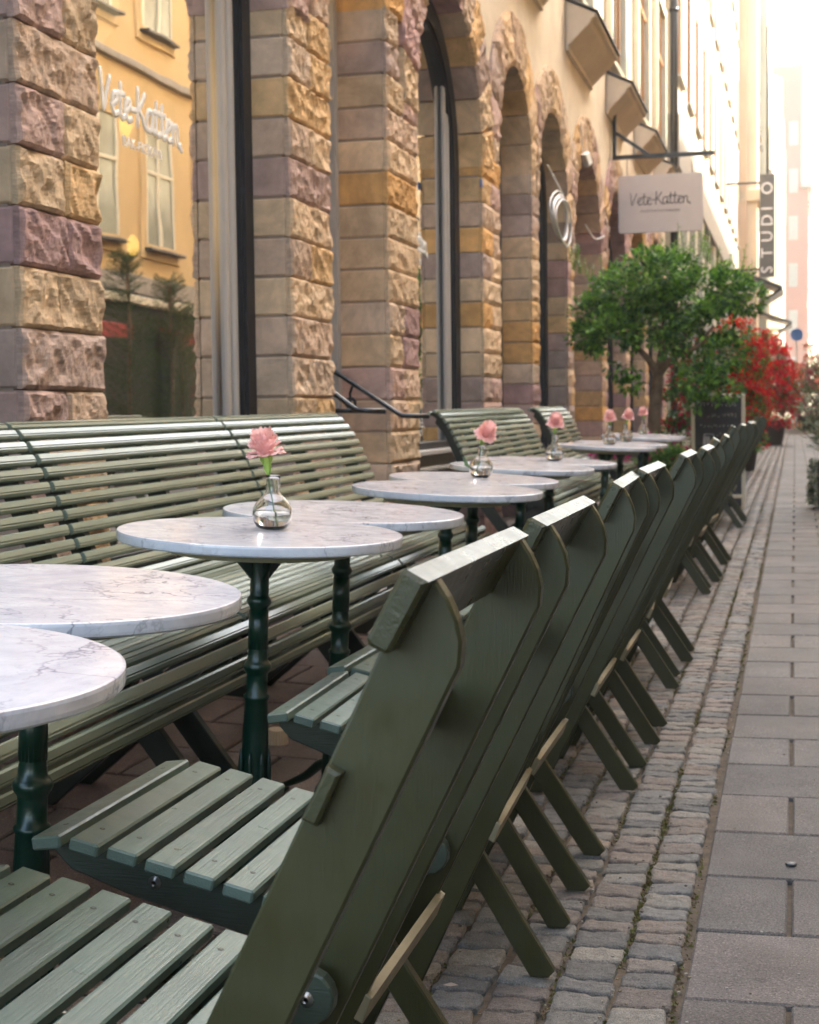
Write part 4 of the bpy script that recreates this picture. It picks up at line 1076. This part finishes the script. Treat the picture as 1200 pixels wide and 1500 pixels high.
mb = MB(); box(mb, (-6.0, 72, 2.4), (8.2, 21.1, 4.8)); part(mb, t, 'ground_floor', 'sand')
mb = MB(); box(mb, (-1.75, 62.6, 10.9), (.6, 2.0, 21), I3, .04); box(mb, (-1.7, 62.6, 9.4), (.9, 2.4, .5), I3, .05); part(mb, t, 'pier', 'sand')
facade_windows(t, -1.85, [65.5+2.8*k for k in range(6)], [6.2, 10.2, 14.2], 1.4, 2.3, 1, 'cream', 'greyband', .12, bars=False)
t = building('pale_green_house', 'pale greenish house with bay windows far down the left side', (-2, 100, 0))
mb = MB(); box(mb, (-5.6, 101, 12.4), (8.3, 36.4, 20)); part(mb, t, 'wall', 'palegreen')
mb = MB(); box(mb, (-5.6, 101, 1.9), (8.5, 36.3, 4.0)); part(mb, t, 'ground_floor', 'sand')
for y in (88, 100, 112):
    mb = MB(); prism(mb, [(-1.46, y-2.6), (-.75, y-1.5), (-.75, y+1.5), (-1.46, y+2.6)], 5.5, 19.0, .02, plane='xy'); part(mb, t, 'bay', 'cream')
    mb = MB()
    for z in (6.5, 10.3, 14.1): box(mb, (-.735, y, z+1.1), (.06, 2.2, 2.1), I3, .01)
    part(mb, t, 'bay_glazing', 'bluefar')
facade_windows(t, -1.45, [84.6, 93, 95, 105, 107, 117], [6.2, 10, 13.8], 1.2, 2.1, 1, 'cream', 'cream', .12, bars=False)
t = building('pinkish_house', 'pinkish red gabled house closing the far end of the street', (-2, 140, 0))
mb = MB(); prism(mb, [(-8, 0), (1.0, 0), (1.0, 19), (.5, 19), (.5, 29), (-8, 29)], 130, 150, .05); part(mb, t, 'wall', 'pinkred')
for k in range(3):
    for z in (3.5, 7.3, 11.1, 14.9, 18.7, 22.5):
        mb = MB(); box(mb, (-2.9+1.35*k, 129.97, z+1), (.7, .1, 1.9), I3, .01); part(mb, t, 'window', 'greyband')
mb = MB(); box(mb, (.85, 139, 19.3), (.9, 19, .5), I3, .05); part(mb, t, 'cornice', 'greyband')
facade_windows(t, 1.0, [133+3*k for k in range(5)], [4+3.6*k for k in range(5)], 1.2, 1.9, 1, 'cream', 'cream', .12, bars=False)
t = building('glass_tower', 'distant blue green tower block at the right edge of the photo', (8, 230, 0))
mb = MB(); box(mb, (11, 232, 11.5), (16, 10, 22)); part(mb, t, 'wall', 'sand')
mb = MB()
for k in range(8): box(mb, (4.2+1.9*k, 226.9, 11.2), (1.1, .3, 20), I3, .02)
part(mb, t, 'glass_strips', 'bluefar')

# hanging vertical sign, awnings, round blue sign
t = empty('vertical_sign', (-1.0, 50, 5.2), label='tall dark vertical shop sign with white letters projecting from the cream house', cat='sign')
mb = MB(); box(mb, (-.87, 50, 6.85), (.46, .14, 3.2), I3, .01); part(mb, t, 'board', 'greyband').data.materials[0] = plain('sign_grey', (.10, .095, .09), .5)
mb = MB(); tube(mb, [(-.87, 50, 8.4), (-.87, 50, 13.0)], .04, 8); box(mb, (-1.6, 50, 8.2), (1.1, .06, .06)); box(mb, (-1.6, 50, 5.5), (1.1, .06, .06)); part(mb, t, 'bracket', 'black')
for k, ch in enumerate('STUDIO'):
    mt = Matrix.Translation((-.71+1.0, -.08, 5.36+.49*k-5.2+.0))@Matrix.Rotation(0, 4, 'Y')@XZ@Matrix.Rotation(math.pi/2, 4, 'Z')
    flat_text(ch, .50, 'letter', 'white', mt, t, .004)
for y, z, x1, lab in ((55, 5.15, -.42, 'small black shop canopy below the vertical sign'), (70, 4.8, -.15, 'second black shop canopy, farther away and lower in the photo')):
    mb = MB(); prism(mb, [(-2.0, z+.75), (x1, z+.10), (x1, z-.02), (x1-.55, z-.35), (x1-.6, z-.3), (x1-.08, z+.02), (-2.0, z+.62)], y-1.4, y+1.4, .01)
    tag(mb.build('canopy', 'black'), lab, 'canopy', 'black canopies down the street')
t = empty('round_sign', (.05, 62, 0), label='small round blue road sign on a pole above the red flowers', cat='road sign')
mb = MB(); tube(mb, [(.05, 62, .4), (.05, 62, 4.3)], .03, 8); part(mb, t, 'pole', 'steel')
mb = MB(); n = 24; vs = [(.05+.24*math.cos(2*math.pi*j/n), 61.95, 4.0+.24*math.sin(2*math.pi*j/n)) for j in range(n)]+[(.05+.24*math.cos(2*math.pi*j/n), 61.97, 4.0+.24*math.sin(2*math.pi*j/n)) for j in range(n)]
mb.add(vs, [tuple(range(n))[::-1], tuple(range(n, 2*n))]+[(j, (j+1) % n, n+(j+1) % n, n+j) for j in range(n)]); part(mb, t, 'disc', 'blue')

# ---------------------------------------------------------------- plants
def leafcard(mb, p, d, up, l, w, col):
    d = Vector(d).normalized(); s = d.cross(Vector(up))
    if s.length < 1e-3: s = Vector((1, 0, 0))
    s.normalize(); nn = s.cross(d); p = Vector(p)
    vs = [p, p+d*l*.45+s*w*.5+nn*w*.12, p+d*l-nn*l*.12, p+d*l*.45-s*w*.5+nn*w*.12]
    mb.add(vs, [(0, 1, 2), (0, 2, 3)], col)
def foliage(lobes, n, l, w, pal, rg, droop=0, shell=.55, updir=.4):
    mb = MB(); tot = sum(q[3]**2*1.0 for q in lobes)
    for (cx, cy, cz, r_) in lobes:
        for _ in range(int(n*r_*r_/tot)):
            v = Vector((rg.gauss(0, 1), rg.gauss(0, 1), rg.gauss(0, 1))).normalized(); q = r_*(shell+(1-shell)*rg.random()**.7)*rg.uniform(.72, 1.12)
            p = Vector((cx, cy, cz))+Vector((v.x*q, v.y*q, v.z*q*.85)); 
            if noise.noise(p*4.2) < -.20: continue
            d = (v+Vector((rg.uniform(-.8, .8), rg.uniform(-.8, .8), rg.uniform(-.8, .8)-droop+updir*.3)))
            g = rg.uniform(.75, 1.25); c = rg.choice(pal); s_ = rg.uniform(.7, 1.2)
            leafcard(mb, p, d, (rg.uniform(-.6, .6), rg.uniform(-.6, .6), 1), l*s_, w*s_, tuple(x*g for x in c))
    return mb
greens = [(.07, .17, .040), (.10, .23, .035), (.05, .13, .045), (.16, .34, .04), (.22, .40, .06)]
tr_ = random.Random(21)
t = empty('potted_tree', (-1.22, 14.0, gz(-1.22, 14)), label='bushy green potted tree with a forked trunk under the hanging sign', cat='tree')
lob = [(-1.76, 14.1, 1.93, .25), (-1.60, 13.8, 1.72, .27), (-1.62, 14.3, 2.12, .26), (-1.40, 14.0, 2.12, .33), (-1.22, 13.8, 2.25, .30), (-1.05, 14.3, 2.28, .26), (-1.25, 14.2, 1.85, .32),
       (-.98, 13.9, 2.05, .30), (-.78, 14.1, 2.10, .28), (-.58, 14.0, 2.12, .26), (-.42, 14.2, 2.05, .18), (-.72, 13.8, 1.80, .26), (-.62, 14.0, 1.55, .22), (-.75, 13.7, 1.40, .17), (-.60, 13.8, 1.22, .13),
       (-.82, 13.6, 1.30, .17), (-.80, 13.6, 1.12, .09), (-.88, 13.7, 1.48, .17), (-1.50, 13.9, 1.48, .18), (-1.42, 13.8, 1.28, .10), (-1.85, 14.0, 1.72, .16), (-.95, 14.1, 1.72, .20), (-1.1, 13.8, 1.62, .16)]
mb = foliage(lob, 15000, .060, .038, greens, tr_)
for k in range(70):     # shoots standing out of the crown
    a = tr_.uniform(-2.0, -.35); base = Vector((a, 14+tr_.uniform(-.3, .3), 2.3+.12*math.sin(a*5))); dv = Vector((tr_.uniform(-.25, .25), tr_.uniform(-.2, .2), 1)); L = tr_.uniform(.08, .30)
    tube(mb, [base, base+dv*L], .003, 4, (.07, .10, .03))
    for j in range(int(L/.02)):
        an = tr_.uniform(0, 6.28); leafcard(mb, base+dv*L*(j/(L/.02)), (math.cos(an), math.sin(an), .6), (0, 0, 1), .04, .022, tuple(x*1.1 for x in greens[3+k % 2]))
part(mb, t, 'crown', 'leaf')
mb = MB(); tube(mb, catmull([(-1.25, 14, .25), (-1.24, 14, .7), (-1.23, 14, 1.05), (-1.20, 14, 1.30), (-1.20, 14, 1.42)], 4), [.068-.0012*k for k in range(17)], 12)
for P, r0 in (([(-1.20, 14, 1.36), (-1.13, 13.95, 1.46), (-1.0, 13.9, 1.55), (-.85, 13.9, 1.62), (-.7, 13.9, 1.8)], .045), ([(-1.2, 14, 1.36), (-1.27, 14, 1.5), (-1.38, 14.05, 1.62), (-1.55, 14.1, 1.8)], .042),
              ([(-1.2, 14, 1.38), (-1.17, 14.05, 1.6), (-1.15, 14.1, 1.85), (-1.1, 14.1, 2.1)], .036), ([(-1.0, 13.9, 1.55), (-.95, 13.95, 1.75), (-.9, 14, 2.0)], .024), ([(-1.38, 14.05, 1.62), (-1.4, 14.0, 1.9)], .022)):
    Q = catmull(P, 4); tube(mb, Q, [r0*(1-.75*k/len(Q)) for k in range(len(Q))], 8)
part(mb, t, 'trunk', 'bark')
mb = MB(); lathe(mb, [(.20, .09), (.24, .12), (.28, .45), (.29, .49), (.25, .49), (.245, .44)], 28, (-1.22, 14, 0)); part(mb, t, 'pot', 'wicker')

def flowerbush(name, x, y, lobes, n, label, cat, petal, pot, potmat='terracotta', nfl=260, fs_=.04, leafs=(.06, .04), lp=None, rg=None):
    rg = rg or random.Random(int(y*10)); z0 = gz(x, y)
    t = empty(name, (x, y, z0), label=label, cat=cat)
    mb = foliage([(x+a, y+b, z0+c, r_) for a, b, c, r_ in lobes], n, leafs[0], leafs[1], lp or greens, rg); part(mb, t, 'foliage', 'leaf')
    mb = MB(); tot = sum(l[3]**2 for l in lobes)
    for (a, b, c, r_) in lobes:
        for _ in range(int(nfl*r_*r_/tot)):
            v = Vector((rg.gauss(0, 1), rg.gauss(0, 1)-.4, rg.gauss(0, 1))).normalized()*r_*rg.uniform(.85, 1.1); p = Vector((x+a, y+b, z0+c))+Vector((v.x, v.y, v.z*.9))
            pc = rg.choice(petal); q = rg.uniform(.6, 1.3)*fs_*.85
            for _k in range(7):
                d = Vector((rg.gauss(0, 1), rg.gauss(0, 1)-.5, rg.gauss(0, 1))); g = rg.uniform(.8, 1.2)
                leafcard(mb, p+d.normalized()*q*.25, d, (rg.random(), rg.random(), rg.random()), q, q*.8, tuple(u*g for u in pc))
    part(mb, t, 'flowers', 'flower')
    mb = MB()
    if pot: lathe(mb, [(pot[0]*.8, 0), (pot[0], pot[1]*.9), (pot[0]*1.05, pot[1]), (pot[0]*.9, pot[1]), (pot[0]*.88, pot[1]*.85)], 24, (x, y, z0)); part(mb, t, 'pot', potmat)
    return t
reds = [(.78, .02, .015), (.70, .015, .03), (.85, .05, .02), (.6, .01, .02)]
r1 = [(0, 0, .55, .42), (.08, -.1, .95, .48), (-.05, 0, 1.4, .52), (.05, 0, 1.8, .42), (.25, -.1, .75, .32), (.22, -.1, 1.2, .36), (-.38, 0, 1.1, .42), (-.55, 0, .9, .25), (.28, 0, 1.6, .30), (0, -.1, 2.0, .25), (.32, -.15, .45, .2)]
flowerbush('red_flower_bush', -.88, 23.0, r1, 9000, 'tall bush of bright red flowers in a pot right behind the chalkboard', 'flowering bush', reds, (.38, .5), nfl=720, fs_=.06)
r2 = [(0, 0, .8, .75), (.1, -.1, 1.35, .78), (-.1, 0, 1.9, .72), (.4, 0, 1.1, .5), (.45, 0, 1.6, .45), (-.5, 0, 1.3, .5), (0, 0, 2.3, .38)]
flowerbush('red_flower_bush', -.62, 36.0, [(a*.85, b, c*1.0, d*.8) for a, b, c, d in r2], 7000, 'second bush of red flowers in a dark tub, farther down the cobbled gutter', 'flowering bush', reds, (.42, .55), nfl=1000, fs_=.085, leafs=(.08, .05))
flowerbush('distant_flower_bush', .55, 52, [(0, 0, 1.0, .8), (.5, 0, 1.6, .8), (-.1, 0, 1.8, .5), (.9, 0, 2.2, .5)], 3000, 'reddish blurred flower bush farthest down the street on the right', 'flowering bush', [(.5, .12, .12), (.4, .1, .1)], (.5, .5), nfl=420, fs_=.11, leafs=(.11, .07))
mag = [(.62, .05, .22), (.55, .04, .2), (.75, .12, .3)]
flowerbush('magenta_flower_planter', -1.35, 13.1, [(-.12, 0, .55, .2), (.12, 0, .56, .2), (.3, .05, .54, .17), (-.28, 0, .50, .15)], 2200, 'low planter of magenta flowers at the foot of the tree trunk', 'flower planter', mag, (.24, .38), 'wicker', nfl=110, fs_=.042, leafs=(.045, .03))
flowerbush('dark_red_flower_planter', -1.22, 17.5, [(0, 0, .95, .3), (.1, 0, 1.25, .28), (-.05, 0, .6, .28), (.25, 0, .8, .25), (.15, 0, 1.5, .2)], 2600, 'dark green bush with crimson flowers left of the chalkboard', 'flowering bush', [(.42, .015, .05), (.55, .04, .10)], (.28, .4), nfl=140, fs_=.05, lp=greens[:3])
# low green fern behind the farthest tables
flowerbush('small_fern_pot', -.98, 12.9, [(0, 0, .50, .17), (.1, -.05, .42, .13)], 1300, 'small bright green leafy pot below the chalkboard beside the farthest table', 'potted plant', [(.3, .4, .1)], (.16, .32), 'wicker', nfl=90, fs_=.02, leafs=(.05, .03), lp=[(.10, .22, .04), (.07, .16, .03)])
# oleander at the right edge
rg = random.Random(77); x0, y0 = .46, 15.1; z0 = gz(x0, y0)
t = empty('oleander', (x0, y0, z0), label='pale oleander with salmon flowers and trailing ivy in a planter at the right edge', cat='potted plant')
mb = MB(); fl = MB(); st = MB()
for k in range(85):
    a = rg.uniform(0, 6.28); lean = rg.uniform(.05, .50); H_ = rg.uniform(.75, 1.55); base = Vector((x0+rg.uniform(-.1, .1), y0+rg.uniform(-.1, .1), z0+.35))
    tip = base+Vector((math.cos(a)*lean, math.sin(a)*lean, H_-.35)); tube(st, [base, base.lerp(tip, .5)+Vector((0, 0, .05)), tip], .005, 5)
    for j in range(34):
        q = rg.uniform(.25, 1.0); p = base.lerp(tip, q); an = rg.uniform(0, 6.28); g = rg.uniform(.7, 1.3)
        c = rg.choice([(.20, .27, .14), (.11, .18, .07), (.42, .46, .34), (.30, .34, .22)])
        leafcard(mb, p, (math.cos(an), math.sin(an), rg.uniform(.0, 1.0)), (0, 0, 1), rg.uniform(.08, .14), .018, tuple(v*g for v in c))
    if rg.random() < .55:
        for j in range(26):
            d = Vector((rg.gauss(0, 1), rg.gauss(0, 1), rg.gauss(0, 1))); leafcard(fl, tip+d.normalized()*rg.uniform(0, .045), d, (1, .3, .2), .032, .028, (.80, .30+rg.uniform(-.05, .08), .22))
for k in range(2600):
    a = rg.uniform(0, 6.28); z = rg.uniform(.0, .42); rr_ = .27+.05*rg.random()+(.42-z)*.05; p = Vector((x0+rr_*math.cos(a), y0+rr_*math.sin(a), z0+.04+z)); g = rg.uniform(.7, 1.3)
    c = rg.choice([(.05, .11, .03), (.04, .08, .03), (.55, .55, .42), (.09, .15, .05)])
    leafcard(mb, p, (math.cos(a)+rg.uniform(-.5, .5), math.sin(a)+rg.uniform(-.5, .5), rg.uniform(-1, .3)), (0, 0, 1), .04, .03, tuple(v*g for v in c))
part(mb, t, 'foliage', 'leaf'); part(fl, t, 'flowers', 'flower'); part(st, t, 'stems', 'bark')
mb = MB(); box(mb, (x0, y0, z0+.24), (.50, .50, .42), I3, .01); part(mb, t, 'planter', 'terracotta')
# conifers and stacked chairs opposite are only mirrored: small conifers in tubs
def conifer(x, y, h, label):
    rg = random.Random(int(y*7)); z0 = .0; t = empty('potted_pine', (x, y, z0), label=label, cat='potted tree'); t['group'] = 'potted pines across the street'; mb = MB()
    for k in range(420):
        q = rg.random()**.8; z = .45+q*(h-.45); L = (1-q)*.5+.16; a = rg.uniform(0, 6.28); d = Vector((math.cos(a), math.sin(a), .55)); b = Vector((x, y, z))
        for j in range(22):
            p = b+d*L*(j/22); an = rg.uniform(0, 6.28); leafcard(mb, p, d+Vector((math.cos(an), math.sin(an), math.sin(an*2)))*.8, (0, 0, 1), .06, .006, tuple(v*rg.uniform(.7, 1.3) for v in (.05, .09, .03)))
    part(mb, t, 'branches', 'leaf'); mb = MB(); tube(mb, [(x, y, .4), (x, y, h-.1)], .02, 6); part(mb, t, 'trunk', 'bark'); mb = MB(); lathe(mb, [(.18, 0), (.24, .45), (.2, .45)], 20, (x, y, 0)); part(mb, t, 'pot', 'terracotta')
conifer(3.3, 17.9, 3.05, 'dark potted pine mirrored in the lettered shop window, left one'); conifer(3.1, 18.8, 2.85, 'dark potted pine mirrored in the lettered shop window, middle one'); conifer(3.3, 19.7, 2.5, 'dark potted pine mirrored in the lettered shop window, right one')

# ---------------------------------------------------------------- chalkboard
AX, AY = -.71, 15.0; za = gz(AX, AY)
t = empty('chalkboard', (AX, AY, za), label='pale framed chalkboard with smudged white writing under the drooping branches', cat='chalkboard')
tl = Matrix.Rotation(R(7), 3, 'X')
def Q(x, y, z): v = tl@Vector((x, y, z)); return Vector((AX, AY, za))+Vector((v.x, v.y, v.z))
mb = MB(); box(mb, Q(0, 0, .56), (.50, .012, 1.02), tl, .001); part(mb, t, 'slate', 'slate')
mb = MB()
for x in (-.235, .235): box(mb, Q(x, -.004, .55), (.035, .03, 1.10), tl, .004)
for z in (1.083, .12): box(mb, Q(0, -.004, z), (.435, .03, .035), tl, .004)
part(mb, t, 'frame', 'cream')
mb = MB(); box(mb, (AX, AY-.29, za+.54), (.45, .015, 1.0), Matrix.Rotation(R(-9), 3, 'X'), .002) if False else box(mb, (AX, AY+.27, za+.52), (.45, .012, 1.05), Matrix.Rotation(R(-12), 3, 'X'), .002); part(mb, t, 'rear_leaf', 'slate')
mb = MB(); rg = random.Random(4)
def stroke(P, r_=.0028): tube(mb, [Q(x, -.0085, z) for x, z in P], r_, 5)
for row, (z, x0_, x1_, h) in enumerate(((.98, -.16, .16, .045), (.88, -.10, .18, .04), (.78, -.17, .10, .035), (.70, -.02, .17, .04), (.60, -.03, .17, .035), (.52, .0, .15, .03))):
    x = x0_
    while x < x1_:
        wd = rg.uniform(.016, .03); P = [(x+wd*rg.random(), z+h*rg.random()) for _ in range(4)]; stroke(P); x += wd+.008
stroke([(-.13, .72), (-.14, .60), (-.13, .50), (-.08, .49), (-.045, .50), (-.04, .60), (-.045, .72), (-.13, .72)], .004); 
for k in range(5): stroke([(-.13+.012*k, .70), (-.125+.012*k, .51)], .004)
part(mb, t, 'chalk_drawing', 'chalk')

# ---------------------------------------------------------------- air
mb = MB(); box(mb, (0, 118, 19), (44, 264, 41.5)); hz = tag(mb.build('haze', 'white'), kind='stuff')
m = bpy.data.materials.new('haze_air'); m.use_nodes = True; nt = m.node_tree; nt.nodes.clear()
out = nt.nodes.new('ShaderNodeOutputMaterial'); pv = nt.nodes.new('ShaderNodeVolumePrincipled'); pv.inputs['Color'].default_value = (.95, .95, .95, 1)
pv.inputs['Density'].default_value = .0014; pv.inputs['Anisotropy'].default_value = .3; nt.links.new(pv.outputs[0], out.inputs['Volume'])
hz.data.materials.clear(); hz.data.materials.append(m)
